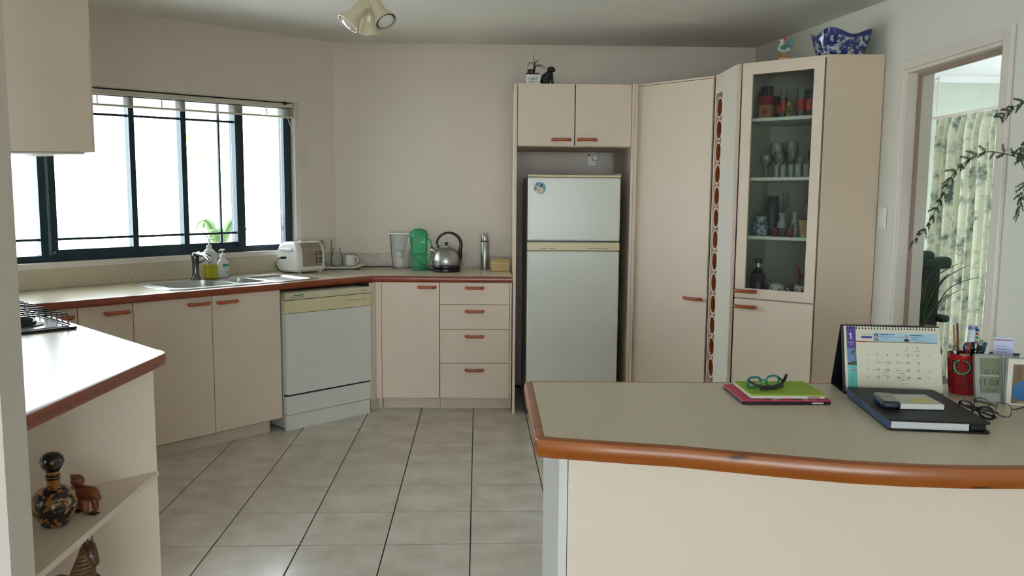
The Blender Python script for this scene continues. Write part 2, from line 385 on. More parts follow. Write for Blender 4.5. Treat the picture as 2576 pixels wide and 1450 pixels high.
bars('muntin', [(1.276,1.289,.055,.07,ZB+.085,ZT-.05)]+[(a, b, .055, .07, z, z+.014) for z in (1.168, 1.893) for a, b in ((S0+.04,.150),(.236,.672),(.706,1.005),(1.041,1.276),(1.289,1.388))])
for a, b in ((S0+.04,.150),(.236,.672),(.706,1.005),(1.041,1.388),(1.45,1.79)):
    wb(a, b, .074, .078, ZB+.055, ZT-.05).build('pane', GLASS, win)
G().lathe([(.006,0),(.006,.01)], 10).build('latch_knob', CHROME, win, loc=(.205, .022, 1.1), rot=(PI/2,0,0))
# raised venetian blind in the head of the window
bl = thing('venetian_blind', 'raised white venetian blind packed under the window head', 'blind', (*W0, 0), WA)
g = G()
for k in range(9):
    q = wb(S0+.02, 1.838, .004, .04, 1.962+k*.0052, 1.9635+k*.0052); g.add(q.v, q.f)
o = g.build('slat_stack', WHITEP, bl)
wb(S0+.02, 1.838, .002, .042, 2.013, 2.04).build('head_rail', mat('rail_cream', 'cfcabb', .4), bl)
wb(S0+.02, 1.838, .004, .040, 1.945, 1.958).build('bottom_rail', MATS['rail_cream'], bl, bevel=.002)
for s in (.47, .86, 1.24, 1.62): wb(s, s+.006, .0, .002, 1.944, 2.015).build('ladder_tape', WHITEP, bl)
g = G().tube([(1.785,-.004,1.98),(1.80,-.01,1.93),(1.835,-.015,1.85),(1.885,-.018,1.805),(1.915,-.016,1.80),(1.93,-.012,1.86)], .0018, 6)
g.tube([(1.93,-.012,1.875),(1.932,-.012,1.80),(1.935,-.012,1.72)], .003, 6)
g.build('cord', WHITEP, bl)
G().tube([(1.935+.018*math.cos(a), -.012, 1.68+.045*math.sin(a)) for a in [i*PI/6 for i in range(12)]], .003, 6, True).build('cord_loop', WHITEP, bl)
wb(1.76, 1.785, -.004, .004, 2.03, 2.05).build('bracket', BLACK, bl)

# outside: bright yard, palm and potted plant
def outdoor(name, hexc): return mat(name, hexc, .8, var=.25, scale=12)
yard = struct(G().box(-16, 2.2, 0, 18, -.4, -.35).rot(.0).build('ground_outside', outdoor('yard_concrete', 'e2e0da')))
yard.data.clear_geometry(); g = G().prism([wpt(-14, .25)[:2], wpt(12, .25)[:2], wpt(12, 16)[:2], wpt(-14, 16)[:2]], -.3, -.25); yard.data.from_pydata(g.v, [], g.f); yard.data.update()
LEAF = outdoor('strap_leaf', '5c7a4a'); LEAF2 = outdoor('palm_leaf', '98a868'); TRUNK = outdoor('palm_trunk', 'a08a80')
p0 = wpt(1.60, .56)
pt = thing('potted_plant', 'strap-leaved plant in a blue planter outside the kitchen window', 'plant', (p0[0], p0[1], -.25))
G().lathe([(.07,0),(.08,.9),(.085,1.16),(.10,1.27),(.085,1.27),(.07,1.2)], 20).build('planter', outdoor('planter_blue', '2c4250'), pt, smooth=True)
for k in range(9):
    a = k*2.4; L_ = .13+.05*(k % 3); g = G(); v = []
    for i in range(7):
        t = i/6; r = L_*t*1.25; z = 1.22+.27*math.sin(t*2.3)*(.8+.25*(k % 2)); ww = .028*math.sin(PI*(.15+.8*t))
        v += [(r*math.cos(a)-ww*math.sin(a), r*math.sin(a)+ww*math.cos(a), z), (r*math.cos(a)+ww*math.sin(a), r*math.sin(a)-ww*math.cos(a), z)]
    g.add(v, [(2*i, 2*i+1, 2*i+3, 2*i+2) for i in range(6)]); o = g.build('leaf', LEAF, pt, smooth=True)
    o.modifiers.new('s', 'SOLIDIFY').thickness = .002
p1 = wpt(2.73, 2.41)
pm = thing('palm_tree', 'palm tree with a rough trunk standing in the bright yard', 'tree', (p1[0], p1[1], -.25))
G().tube([(0,0,0),(.02,0,.9),(.0,.02,1.5),(.0,0,2.05)], [.07,.06,.05,.04], 12).build('trunk', TRUNK, pm, smooth=True)
for k in range(10):
    a = k*2*PI/10+.3; g = G(); el = .5+.5*((k*7) % 5)/5
    for s in range(-3, 4):
        b_ = s*.22; L_ = .28-.02*abs(s); P = []
        c0 = Vector((math.cos(a)*.16, math.sin(a)*.16, 2.1+.2*el))
        d_ = Vector((math.cos(a+b_), math.sin(a+b_), .2*el-.5*abs(s)*.12)).normalized()
        side = d_.cross(Vector((0,0,1))).normalized()*.014
        g.add([c0, c0+d_*L_*.5+side, c0+d_*L_-Vector((0,0,.1)), c0+d_*L_*.5-side], [(0,1,2,3)])
    g.tube([(0,0,2.0),(math.cos(a)*.1, math.sin(a)*.1, 2.05+.18*el),(math.cos(a)*.16, math.sin(a)*.16, 2.1+.2*el)], .006, 5)
    g.build('frond', LEAF2, pm)

struct(G().box(-8, 8, -14, -5.13, -.12, -.05).build('ground_bounce', outdoor('bounce_ground', 'cabfae')))  # unseen ground added to bounce warm sunlight in from behind

# ------------------------------------------------------------------ worktops
# window run + back run, one L-shaped top
fp = (-1.149, 4.835); wa47 = math.radians(47); cx47, sx47 = math.cos(wa47), math.sin(wa47)
def fr(s, t=0): return (fp[0]+cx47*s-sx47*t, fp[1]+sx47*s+cx47*t)
IC = (-2.125, 3.79); BC = fr(.665); BR = (.232, 5.290)
wt = thing('worktop', 'beige speckled worktop with red wood edge running under window', 'worktop', (0,0,0))
ed = .022
path = [IC, BC, BR]            # travel left to right: the room is on the right
inner = offset(path, ed)
# sink cut-out in the run frame
SX0, SX1, SY0, SY1 = -.66, .31, .075, .525
c = [fr(SX0, SY0), fr(SX1, SY0), fr(SX1, SY1), fr(SX0, SY1)]
def wall_at(p, d=(-sx47, cx47)):    # where a line from p going back meets the window wall face
    # W0 + s*(ux,uy) = p + t*d
    det = ux*(-d[1])+uy*d[0]; bx, by_ = p[0]-W0[0], p[1]-W0[1]
    s = (bx*(-d[1])+by_*d[0])/det; return (W0[0]+ux*s, W0[1]+uy*s)
wl0, wl1 = wall_at(fr(SX0)), wall_at(fr(SX1)); wl0 = (wl0[0]+.002, wl0[1]-.002); wl1 = (wl1[0]+.002, wl1[1]-.002); cr_ = (-1.058, 6.088); wbk = (.229, 6.050)
f0_, f1_ = offset([IC, BC], ed); f0s = (lambda s: (inner[0][0]+cx47*(s-(-1.43)), inner[0][1]+sx47*(s-(-1.43))))
def fin(s): return fr(s, ed)
wlL = wpt(-.72, -.003)[:2]
g = G()
g.prism([inner[0], fin(SX0), wl0, wlL, (-2.87, 3.70)], TOP-TH, TOP)
g.prism([fin(SX0), fin(SX1), c[1], c[0]], TOP-TH, TOP)
g.prism([c[3], c[2], wl1, wl0], TOP-TH, TOP)
g.prism([fin(SX1), inner[1], inner[2], wbk, cr_, wl1], TOP-TH, TOP)
g.build('top', LAM, wt)
edging(path, [(0-ed, z) if False else (o-ed, z) for o, z in edge_prof(TOP, TH, ed)]).build('wood_edge', WOODR, wt, smooth=True)
# splash panels
g = G().prism([wlL, COR, offset([wlL, COR], -.012)[1], offset([wlL, COR], -.012)[0]], TOP, ZB-.017)
struct(g.move(.0012, -.001, .001).build('trim_2', mat('splash_beige', 'c2b8a2', .4, var=.1, scale=120)))
G().prism([(-1.058, 6.090), (.232, 6.052), (.232, 6.040), (-1.05, 6.078)], TOP+.001, 1.005).build('trim_3', SPL); struct(bpy.data.objects['trim_3'])
for s, n_ in ((.62, 0), (1.67, 1)):
    q = wpt(s, -.012, .955); G().lathe([(.006,0),(.005,.004),(.002,.005)], 10).build('screw_cap', WHITEP, bpy.data.objects['trim_2'], loc=q, rot=(PI/2, 0, WA))

# cooktop bench: top, tip rounded, wood edge, display shelves below
ct = thing('cooktop_bench', 'left bench with glossy pointed worktop and open display shelves', 'bench', (0,0,0))
tipc = (-1.045, 2.625); TP = [(-2.125, 3.79), (-1.065, 2.690), (-1.040, 2.668), (-1.022, 2.648), (-1.010, 2.62), (-1.008, 2.59), (-1.030, 1.846)]
pin = offset(TP, -ed)
g = G().prism(pin+[(-2.87, 1.846), (-2.87, 3.69)], TOP-TH, TOP); g.build('top', LAM, ct)
edging(TP[::-1], [(o-ed, z) for o, z in edge_prof(TOP, TH, ed)]).build('wood_edge', WOODR, ct, smooth=True)
s2 = math.sqrt(.5)
def pl(a, b, th, z0, z1):
    q = offset([a, b], th); return G().prism([a, b, q[1], q[0]], z0, z1)
pl((-1.745, 1.90), (-1.045, 2.60), .022, 0, TOP-TH).build('back_panel', CAB, ct)
for z in (.496, .135): G().prism([(-1.040, 2.600), (-1.036, 1.850), (-1.79, 1.850)], z, z+.018).build('shelf', CAB, ct)
g = G().prism([(-1.075, 2.63), (-2.10, 3.70), (-2.60, 3.2), (-1.80, 1.95), (-1.75, 1.955)], .0, TOP-TH-.002); g.build('carcass', CAB, ct)

# peninsula in front of the camera
pn = thing('peninsula_counter', 'foreground breakfast counter with curved orange wood edge', 'counter', (0,0,0))
PO = [(1.90, 2.145), (1.005, 2.170), (.145, 2.201), (.130, 2.190), (.121, 1.665), (.126, 1.646), (.16, 1.633), (.28, 1.602), (.403, 1.573), (.52, 1.533), (.619, 1.500), (.72, 1.470), (.829, 1.449), (.93, 1.438), (1.033, 1.434), (1.09, 1.4345)]
PO2 = [(1.09, 1.4345), (1.20, 1.441), (1.35, 1.462), (1.55, 1.505), (1.75, 1.56), (1.90, 1.61)]
full = PO+PO2[1:]
inn = offset(full, ed); 
G().prism(inn, TOP-TH, TOP).build('top', LAMP, pn)
pr_ = [(o-ed, z) for o, z in edge_prof(TOP, .042, ed)]
edging(PO[:5], pr_).build('wood_edge', WOODO, pn, smooth=True)
edging(PO[4:], pr_).build('wood_edge', WOODO, pn, smooth=True)
edging(PO2, pr_).build('wood_edge', WOODD, pn, smooth=True)
# knots in the timber edge
G().box(.182, 1.88, 1.715, 2.08, 0, TOP-TH-.003).build('carcass', CAB, pn)
G().box(.178, .197, 1.690, 2.09, 0, TOP-TH-.001).build('end_panel', mat('panel_window_lit', 'd4d4d2', .45, var=.01), pn, bevel=.001)  # bluish window light on this end is painted into its colour
G().box(.1985, 1.88, 1.692, 1.713, 0, TOP-TH-.001).build('front_panel', CAB, pn, bevel=.001)

# ------------------------------------------------------------------ cabinet pieces
def handle(parent, xc, z, L=.115, m=None, y=0):
    """turned wooden bow handle: rounded bar on two posts, facing -y"""
    h = L/2; pts = [(xc-h, y-.006, z), (xc-h+.003, y-.020, z), (xc-h+.014, y-.026, z), (xc-h*.4, y-.029, z), (xc+h*.4, y-.029, z), (xc+h-.014, y-.026, z), (xc+h-.003, y-.020, z), (xc+h, y-.006, z)]
    g = G().tube(pts, [.0095,.0105,.0108,.0098,.0098,.0108,.0105,.0095], 10)
    return g.build('handle', m or HAND, parent, smooth='all')
def door(parent, x0, x1, z0, z1, hx=None, hz=None, hm=None, name='door', y=0):
    o = G().box(x0, x1, y-.0, y+.017, z0, z1).build(name, CAB, parent, bevel=.0012, seg=1)
    if hx is not None: handle(o, hx, hz, m=hm, y=y)
    return o
TZ = 2.147
# window-run base units
KO, KA = (-1.198, 4.812), math.radians(46.5)
u1 = thing('base_cabinet', 'cream double-door base cabinet under the sink', 'cabinet', (*KO, 0), KA)
g = G(); g.box(-.842, -.826, .019, .44, .075, TOP-TH-.002); g.box(.010, .026, .019, .44, .075, TOP-TH-.002); g.box(-.826, .010, .019, .44, .075, .092); g.box(-.826, .010, .019, .024, .092, TOP-TH-.002); g.build('carcass', CABD, u1)
door(u1, -.841, -.410, .082, .862, -.488, .826)
door(u1, -.406, .026, .082, .862, -.319, .824)
G().box(-.842, -.035, .045, .06, 0, .078).build('kickboard', CABK, u1)
u2 = thing('base_cabinet', 'cream single-door base cabinet at left of the sink cabinet', 'cabinet', (*KO, 0), KA)
G().box(-1.110, -.846, .019, .48, .075, TOP-TH-.002).build('carcass', CABD, u2)
door(u2, -1.110, -.845, .082, .862, -.925, .822)
G().box(-1.110, -.846, .045, .06, 0, .078).build('kickboard', CABK, u2)
u3 = thing('base_cabinet', 'cream base cabinet door half hidden behind the gas hob', 'cabinet', (*KO, 0), KA)
G().box(-1.36, -1.114, .019, .48, .075, TOP-TH-.002).build('carcass', CABD, u3)
door(u3, -1.36, -1.114, .082, .862, -1.195, .820)
G().box(-1.36, -1.114, .045, .06, 0, .078).build('kickboard', CABK, u3)

# dishwasher
DA = math.radians(43.39)
dw = thing('dishwasher', 'white freestanding dishwasher with cream control strip', 'dishwasher', (-1.159, 4.804, 0), DA)
G().box(.014, .622, .030, .44, .012, .838).build('cabinet_body', mat('dw_side', 'cbcac2', .45), dw, bevel=.003)
g = G().box(.012, .628, .006, .030, 0, .095); g.build('plinth', DWW, dw, bevel=.002)
G().box(.014, .630, -.004, .029, .099, .213).build('lower_panel', DWW, dw, bevel=.004)
G().box(.014, .626, .012, .029, .213, .224).build('gap_strip', BLACK, dw)
G().box(.014, .632, -.010, .029, .224, .718).build('door_panel', DWW, dw, bevel=.004)
cs = G().box(.012, .632, -.012, .029, .720, .800).build('control_panel', DWC, dw, bevel=.003)
G().box(.250, .378, -.0135, -.010, .728, .795).build('door_latch', DWC, cs, bevel=.003)
G().box(.430, .610, -.0130, -.010, .748, .800).build('button_plate', DWC, cs, bevel=.002)
g = G()
for k in range(7): g.box(.448+k*.022, .462+k*.022, -.0145, -.0125, .766, .769)
g.build('button_marks', BLACK, cs)
cf = G().box(.012, .632, -.012, .029, .803, .843).build('fascia_strip', mat('dw_fascia', 'cfc9ae', .35), dw, bevel=.003)
g = G(); g.box(.070, .135, -.0128, -.0118, .824, .831); g.build('badge_mark', mat('badge_teal', '3c6a62', .5), cf)
g = G(); g.box(.045, .135, -.0128, -.0118, .814, .818); g.build('badge_line', MATS['badge_teal'], cf)
g = G(); g.box(.560, .605, -.0128, -.0118, .820, .824); g.build('badge_mark', mat('badge_grey', '8d8a78', .5), cf)
G().box(.03, .57, .010, .40, .839, .848).build('top_cover', mat('dw_top', 'a8a294', .5), dw)
G().box(.006, .018, .004, .03, .80, .838).build('side_bracket', mat('dw_side2', '9c9a90', .5), dw)

# back-run base units
BA = -.030; BO = (.231, 5.300)
fz = thing('corner_filler', 'narrow angled cream filler panel between dishwasher and base cabinet', 'panel', (0,0,0))
for a, b in (((-.693, 5.262), (-.674, 5.3265)), ((-.6735, 5.327), (-.638, 5.326))):
    q = offset([a, b], .017); G().prism([a, b, q[1], q[0]], .080, .862).build('filler_strip', CAB, fz)
G().prism([(-.70, 5.31), (-.665, 5.385), (-.640, 5.385), (-.640, 5.40), (-.675, 5.40), (-.715, 5.315)], 0, .08).build('kickboard', CABK, fz)
b1 = thing('base_cabinet', 'cream single-door base cabinet beside the drawers', 'cabinet', (*BO, 0), BA)
G().box(-.868, -.484, .018, .55, .078, TOP-TH-.002).build('carcass', CABD, b1)
door(b1, -.867, -.485, .082, .862, -.566, .832)
G().box(-.868, -.484, .055, .07, 0, .082).build('kickboard', CABK, b1)
b2 = thing('drawer_cabinet', 'cream base cabinet with four drawers beside the fridge tower', 'cabinet', (*BO, 0), BA)
G().box(-.482, -.004, .018, .55, .078, TOP-TH-.002).build('carcass', CABD, b2)
for z0, z1, hz in ((.7165, .862, .828), (.549, .7135, .671), (.321, .546, .503), (.082, .318, .274)):
    door(b2, -.481, -.0185, z0, z1, -.250, hz, name='drawer')
G().box(-.016, -.004, .0, .018, .082, .862).build('end_stile', CAB, b2)
G().box(-.482, -.004, .055, .07, 0, .082).build('kickboard', CABK, b2)

# fridge tower
FA = -.030; FO = (.238, 5.200)
ft = thing('fridge_cabinet', 'tall cream cabinet surround with two small doors above the fridge', 'cabinet', (*FO, 0), FA)
G().box(-.008, .010, 0, .845, 0, TZ).build('side_panel', CAB, ft, bevel=.001)
G().box(.740, .757, .0, .79, 0, TZ).build('side_panel', CAB, ft, bevel=.001)
G().box(.759, .778, .006, .03, 0, TZ).build('filler_strip', CAB, ft)
G().box(.010, .740, .024, .60, 1.752, TZ-.0).build('overhead_box', CAB, ft); G().box(.012, .738, .0185, .0235, 1.757, TZ-.004).build('door_gap_shade', CABD, ft)  # thin dark sheet paints the shade between the overhead doors
door(ft, .014, .3755, 1.755, TZ-.004, .293, 1.7935, HAND)
door(ft, .3815, .7375, 1.755, TZ-.004, .459, 1.7945, HAND)
sk = thing('wall_socket', 'white power socket with round plug on the wall above the fridge', 'socket', (.845, 6.012, 1.722), -.03)
G().box(-.035, .035, .0, .012, -.06, .06).build('face_plate', WHITEP, sk, bevel=.003)
G().lathe([(.026,0),(.026,.022),(.020,.032)], 20).build('plug', WHITEP, sk, loc=(.022, 0, .005), rot=(PI/2,0,0), smooth=True)
g = G()
for a, z in ((-.008,.012),(.008,.012),(0,.000)): g.box(.022+a-.002, .022+a+.002, -.0335, -.031, z-.004, z+.004)
g.build('pin_slot', BLACK, sk)
G().box(-.03, -.008, -.002, 0, .015, .035).build('switch_rocker', mat('switch_grey', '8a8478', .4), sk)

# fridge
fg = thing('fridge', 'white two-door fridge freezer with cream grip band', 'fridge', (.3205, 5.180, 0), 0)
G().box(.004, .594, .058, .66, .02, 1.563).build('body', mat('fridge_side', 'c4c3ba', .4), fg, bevel=.006)
G().box(0, .598, 0, .055, 1.148, 1.556).build('freezer_door', FRW, fg, bevel=.010, seg=3)
G().box(0, .598, -.003, .055, 1.5575, 1.572).build('top_trim', FRC, fg, bevel=.003)
gb = G().box(-.001, .598, -.006, .055, 1.086, 1.140).build('grip_band', FRC, fg, bevel=.006)
for a_, b_x in ((.078,.130),(.144,.182),(.382,.432),(.438,.490),(.496,.520)): G().box(a_, b_x, -.0072, -.0058, 1.098, 1.101).build('badge_mark', mat('badge_dark', '5a584e', .5), gb)
G().box(.004, .594, .004, .055, 1.140, 1.148).build('gap_strip', BLACK, fg)
G().box(0, .598, 0, .055, .07, 1.084).build('fridge_door', FRW, fg, bevel=.010, seg=3)
G().box(.555, .600, .0, .05, 1.573, 1.583).build('hinge_cap', mat('hinge_grey', '8f8d84', .4), fg, bevel=.002)
G().box(.01, .59, .05, .10, 0, .07).build('kick_grille', BLACK, fg)
mg = thing('fridge_magnet', 'round blue fridge magnet picturing a white dog with dark ears', 'magnet', (.396, 5.179, 1.487), 0)
G().vprism(polar(0, 0, .042, 32), -.001, 0).build('rim', mat('magnet_rim', 'cfdad8', .3), mg)
G().vprism(polar(0, 0, .037, 32), -.0016, -.001).build('backing', mat('magnet_blue', '1f7fa8', .3), mg)
G().vprism([(.012,-.03),(.034,-.014),(.0355,.004),(.012,.004)], -.0018, -.0016).build('green_patch', mat('magnet_green', '1d7a62', .3), mg)
G().vprism([(-.030,-.018),(-.024,-.028),(-.005,-.032),(.015,-.029),(.024,-.014),(.020,0),(.008,.016),(-.008,.019),(-.018,.012),(-.028,.0)], -.0022, -.0018).build('face', mat('magnet_white', 'd6cbb8', .4), mg)
for P in ([(-.018,.012),(-.012,.014),(-.014,.033),(-.022,.034)], [(.002,.012),(.012,.008),(.022,.030),(.008,.024)], polar(-.006,-.016,.004,12,1,1.5), polar(-.025,-.006,.006,12), polar(.006,.010,.007,12)):
    G().vprism(P, -.0026, -.0022).build('dark_patch', mat('magnet_dark', '2a1c22', .4), mg)

# pantry, wine rack column, glass cabinet, end panel
PA = math.atan2(4.80-5.223, 1.398-1.006)
pa = thing('pantry_cabinet', 'tall one-door cream pantry cabinet set diagonally beside the fridge', 'cabinet', (1.006, 5.223, 0), PA)
G().box(-.004, .566, .018, .030, .07, TZ-.010).build('carcass_front_shade', CABD, pa)  # dark sheet: shade around the pantry door, put into colour
door(pa, .006, .566, .090, 2.134, .476, .814, HANDL)
G().box(-.006, .570, .001, .030, 2.137, TZ).build('top_rail', CAB, pa)
G().box(-.004, .566, .05, .065, 0, .07).build('kickboard', CABK, pa)
o = G().prism([(1.045, 5.238), (1.425, 4.840), (2.03, 4.840), (2.03, 5.975), (1.045, 6.0)], .0, TZ-.001).build('carcass', CAB, None)
o.parent = pa; o.matrix_parent_inverse = (Matrix.Translation((1.006, 5.223, 0)) @ Matrix.Rotation(PA, 4, 'Z')).inverted()
wr = thing('wine_rack', 'narrow column of round terracotta wine tubes in cream panel', 'wine rack', (1.400, 4.797, 0), -PI/2)
g = G(); g.box(0, .018, 0, .22, 0, TZ); g.build('side_panel', CAB, wr)
G().box(.142, .396, 0, .018, 0, TZ).build('face_panel', mat('cabinet_window_lit', 'dcd8d0', .42, var=.01), wr)  # cooler copy of the cabinet colour, standing in for window light
G().box(.398, .414, .0, .018, 0, TZ).build('edge_strip', CAB, wr)
G().box(.018, .142, .0, .22, 2.036, TZ).build('top_block', CAB, wr)
G().box(.018, .142, .0, .22, 0, .32-.045).build('bottom_block', CAB, wr)
G().box(.018, .142, .21, .22, .27, 2.036).build('rack_back', CABD, wr)
G().box(.142, .148, .018, .21, .27, 2.036).build('rack_side', CAB, wr)
CLAY = mat('terracotta_rim', 'e4ccb2', .7, var=.06, scale=30); CLAYI = mat('terracotta_inside', 'a8552f', .8, var=.15, scale=20)
rim0 = None
for k in range(14):
    z = 1.953-k*.1283
    if z < .3: break
    if rim0 is None:
        g = G(); n = 28; ro, ri = .0615, .0515
        g.lathe([(ro, 0), (ri, 0), (ri, -.20), (ro, -.20), (ro, 0)], n, cap=False); rim0 = g.build('tube', CLAY, wr, loc=(.080, .004, z), rot=(PI/2,0,0), smooth=True)
        g = G().lathe([(ri-.0008, -.004), (ri-.0008, -.198), (.0001, -.198)], n, cap=False); li = g.build('tube_lining', CLAYI, rim0, smooth=True)
    else:
        o = bpy.data.objects.new('tube', rim0.data); C.objects.link(o); o.parent = wr; o.location = (.080, .004, z); o.rotation_euler = (PI/2,0,0)
        l = bpy.data.objects.new('tube_lining', li.data); C.objects.link(l); l.parent = o
GA = math.atan2(4.085-4.377, 1.75-1.418)
gc = thing('glass_cabinet', 'tall cream display cabinet with a glazed upper door', 'cabinet', (1.418, 4.377, 0), GA)
door(gc, .005, .437, .090, .876, .072, .836, HANDL)
gd = G(); X0, X1, Z0, Z1, a0, a1, b0_, b1_ = .005, .437, .884, 2.140, .062, .386, .936, 2.084
gd.box(X0, a0, 0, .018, Z0, Z1); gd.box(a1, X1, 0, .018, Z0, Z1); gd.box(a0, a1, 0, .018, Z0, b0_); gd.box(a0, a1, 0, .018, b1_, Z1)
gd = gd.build('glazed_door', CAB, gc)
handle(gd, .070, .922, m=HANDL)
G().box(a0, a1, .008, .012, b0_, b1_).build('pane', GLASSC, gd)
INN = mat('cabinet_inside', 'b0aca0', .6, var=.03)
g = G(); g.box(.0, .016, .019, .40, .07, TZ-.012); g.build('side_panel', INN, gc)
G().box(.426, .442, .019, .36, .07, TZ-.012).build('side_panel', INN, gc)
G().box(.016, .426, .385, .40, .07, TZ-.012).build('back_panel', INN, gc)
G().box(.016, .426, .019, .385, .872, .890).build('shelf', INN, gc)
SHM = mat('shelf_white', 'dcdcd4', .5)
for z in (1.205, 1.522, 1.838): G().box(.017, .425, .030, .384, z, z+.017).build('shelf', SHM, gc)
G().box(.0, .442, .05, .065, 0, .07).build('kickboard', CABK, gc)
def world_part(g, name, m, root, loc, a):
    o = g.build(name, m, None); o.parent = root; o.matrix_parent_inverse = (Matrix.Translation((*loc, 0)) @ Matrix.Rotation(a, 4, 'Z')).inverted(); return o
GL = (1.418, 4.377)
world_part(G().prism([(1.424, 4.376), (1.750, 4.088), (1.756, 4.074), (2.036, 4.052), (2.036, 4.833), (1.80, 4.833)], TZ-.011, TZ), 'top_panel', CAB, gc, GL, GA)
world_part(G().prism([(1.751, 4.072), (2.036, 4.050), (2.036, 4.070), (1.757, 4.092)], 0, TZ-.001), 'end_panel', mat('cabinet_warm', 'cfbda8', .42, var=.01), gc, GL, GA)

# light switch on the right wall
ls = thing('light_switch', 'white upright switch plate on the wall beside the doorway', 'switch', (2.04, 3.985, 1.330), -PI/2)
G().box(-.036, .036, -.011, 0, -.058, .058).build('face_plate', WHITEP, ls, bevel=.004)
G().box(-.010, .010, -.015, -.011, .012, .034).build('rocker', WHITEP, ls, bevel=.001)
G().box(-.010, .010, -.015, -.011, -.034, -.012).build('rocker', WHITEP, ls, bevel=.001)

# overhead cabinet above the hob
hd = thing('wall_cabinet', 'large cream overhead cabinet above the left bench', 'cabinet', (0,0,0))
zt = zc0-.001
G().prism([(-1.321, 2.868), (-1.60, 3.09), (-2.87, 3.09), (-2.87, 2.868)], 1.557, zt).build('box', CAB, hd)
G().box(-2.87, -1.319, 2.85, 2.868, 1.557, zt).build('door', CAB, hd)
G().prism([(-1.36, 2.88), (-1.60, 3.07), (-2.5, 3.07), (-2.5, 2.88)], 1.551, 1.5565).build('underside', mat('hood_under', 'd6d2cc', .4), hd)

# ------------------------------------------------------------------ sink, tap, hob
def rr_poly(x0, x1, y0, y1, r, n=5):
    out = []
    for cx_, cy_, a in ((x1-r, y0+r, -PI/2), (x1-r, y1-r, 0), (x0+r, y1-r, PI/2), (x0+r, y0+r, PI)):
        out += [(cx_+r*math.cos(a+PI/2*i/n), cy_+r*math.sin(a+PI/2*i/n)) for i in range(n+1)]
    return out
sn = thing('kitchen_sink', 'stainless steel sink with two bowls and a drainer', 'sink', (fp[0], fp[1], TOP+.001), wa47)
def basin(g, x0, x1, y0, y1, r, depth, top=.004):
    a = rr_poly(x0, x1, y0, y1, r); b = rr_poly(x0+.012, x1-.012, y0+.012, y1-.012, r*.8); n = len(a); base = len(g.v)
    g.v += [(x, y, top) for x, y in a]+[(x, y, top-depth) for x, y in b]
    g.f += [(base+i, base+(i+1) % n, base+n+(i+1) % n, base+n+i) for i in range(n)]+[tuple(base+n+i for i in range(n))]
BW = [(-.615, -.245, .105, .465, .075, .15), (-.205, -.035, .125, .430, .05, .11), (.0, .265, .10, .45, .035, .012)]
# deck with holes, built as strips between the bowls
import bmesh
bm = bmesh.new(); loops = [rr_poly(-.675, .325, .055, .545, .10, 8)]+[rr_poly(*b[:5]) for b in BW]
edges = []
for lp in loops:
    vs = [bm.verts.new((x, y, .004)) for x, y in lp]; edges += [bm.edges.new((vs[i], vs[(i+1) % len(vs)])) for i in range(len(vs))]
bmesh.ops.triangle_fill(bm, use_beauty=True, edges=edges, normal=(0,0,1))
me = bpy.data.meshes.new('deck'); bm.to_mesh(me); bm.free()
o = bpy.data.objects.new('deck', me); C.objects.link(o); me.materials.append(STEEL); o.parent = sn
g = G(); q = rr_poly(-.675, .325, .055, .545, .10, 8); q2 = rr_poly(-.680, .330, .050, .550, .105, 8); n = len(q)
g.v = [(x, y, .004) for x, y in q]+[(x, y, .0005) for x, y in q2]; g.f = [(i, (i+1) % n, n+(i+1) % n, n+i) for i in range(n)]
g.build('rim', STEEL, sn, smooth='all')
for b, nm in zip(BW, ('bowl', 'bowl', 'drainer')):
    g = G(); basin(g, *b); g.build(nm, STEEL, sn, smooth=True)
g = G()
for k in range(7): g.box(.02+k*.034, .028+k*.034, .13, .42, -.008, -.005)
g.build('drainer_ribs', STEEL, sn)
for x, y, z in ((-.43, .285, -.146), (-.12, .28, -.106)): G().lathe([(.001,.002),(.03,.002),(.036,.004),(.038,.0)], 18, (x, y, z)).build('waste_ring', CHROME, sn, smooth=True)
tq = fr(-.283, .520)
tp = thing('mixer_tap', 'chrome mixer tap with a side lever standing on the sink', 'tap', (tq[0], tq[1], TOP+.006), wa47)
G().lathe([(.030,0),(.028,.008),(.022,.018),(.019,.05),(.020,.11),(.023,.125),(.023,.150),(.018,.162),(.001,.166)], 20).build('body', mat('tap_dark_chrome', '6a6d70', .15, metal=1), tp, smooth=True)
G().tube([(0,0,.14),(0,-.04,.158),(0,-.10,.152),(0,-.165,.128),(0,-.175,.112)], [.015,.015,.013,.012,.012], 12).build('spout', CHROME, tp, smooth='all')
G().tube([(.010,-.014,.10),(.024,-.036,.110),(.062,-.064,.150)], [.008,.009,.005], 10, flat=.6).build('lever', MATS['tap_dark_chrome'], tp, smooth='all')

# gas hob on the left bench: frame x along (+,-) diagonal, y towards (-,+)
hb = thing('gas_hob', 'black gas hob with wire trivets on the left bench', 'hob', (-1.515, 3.095, TOP+.001), math.radians(45))
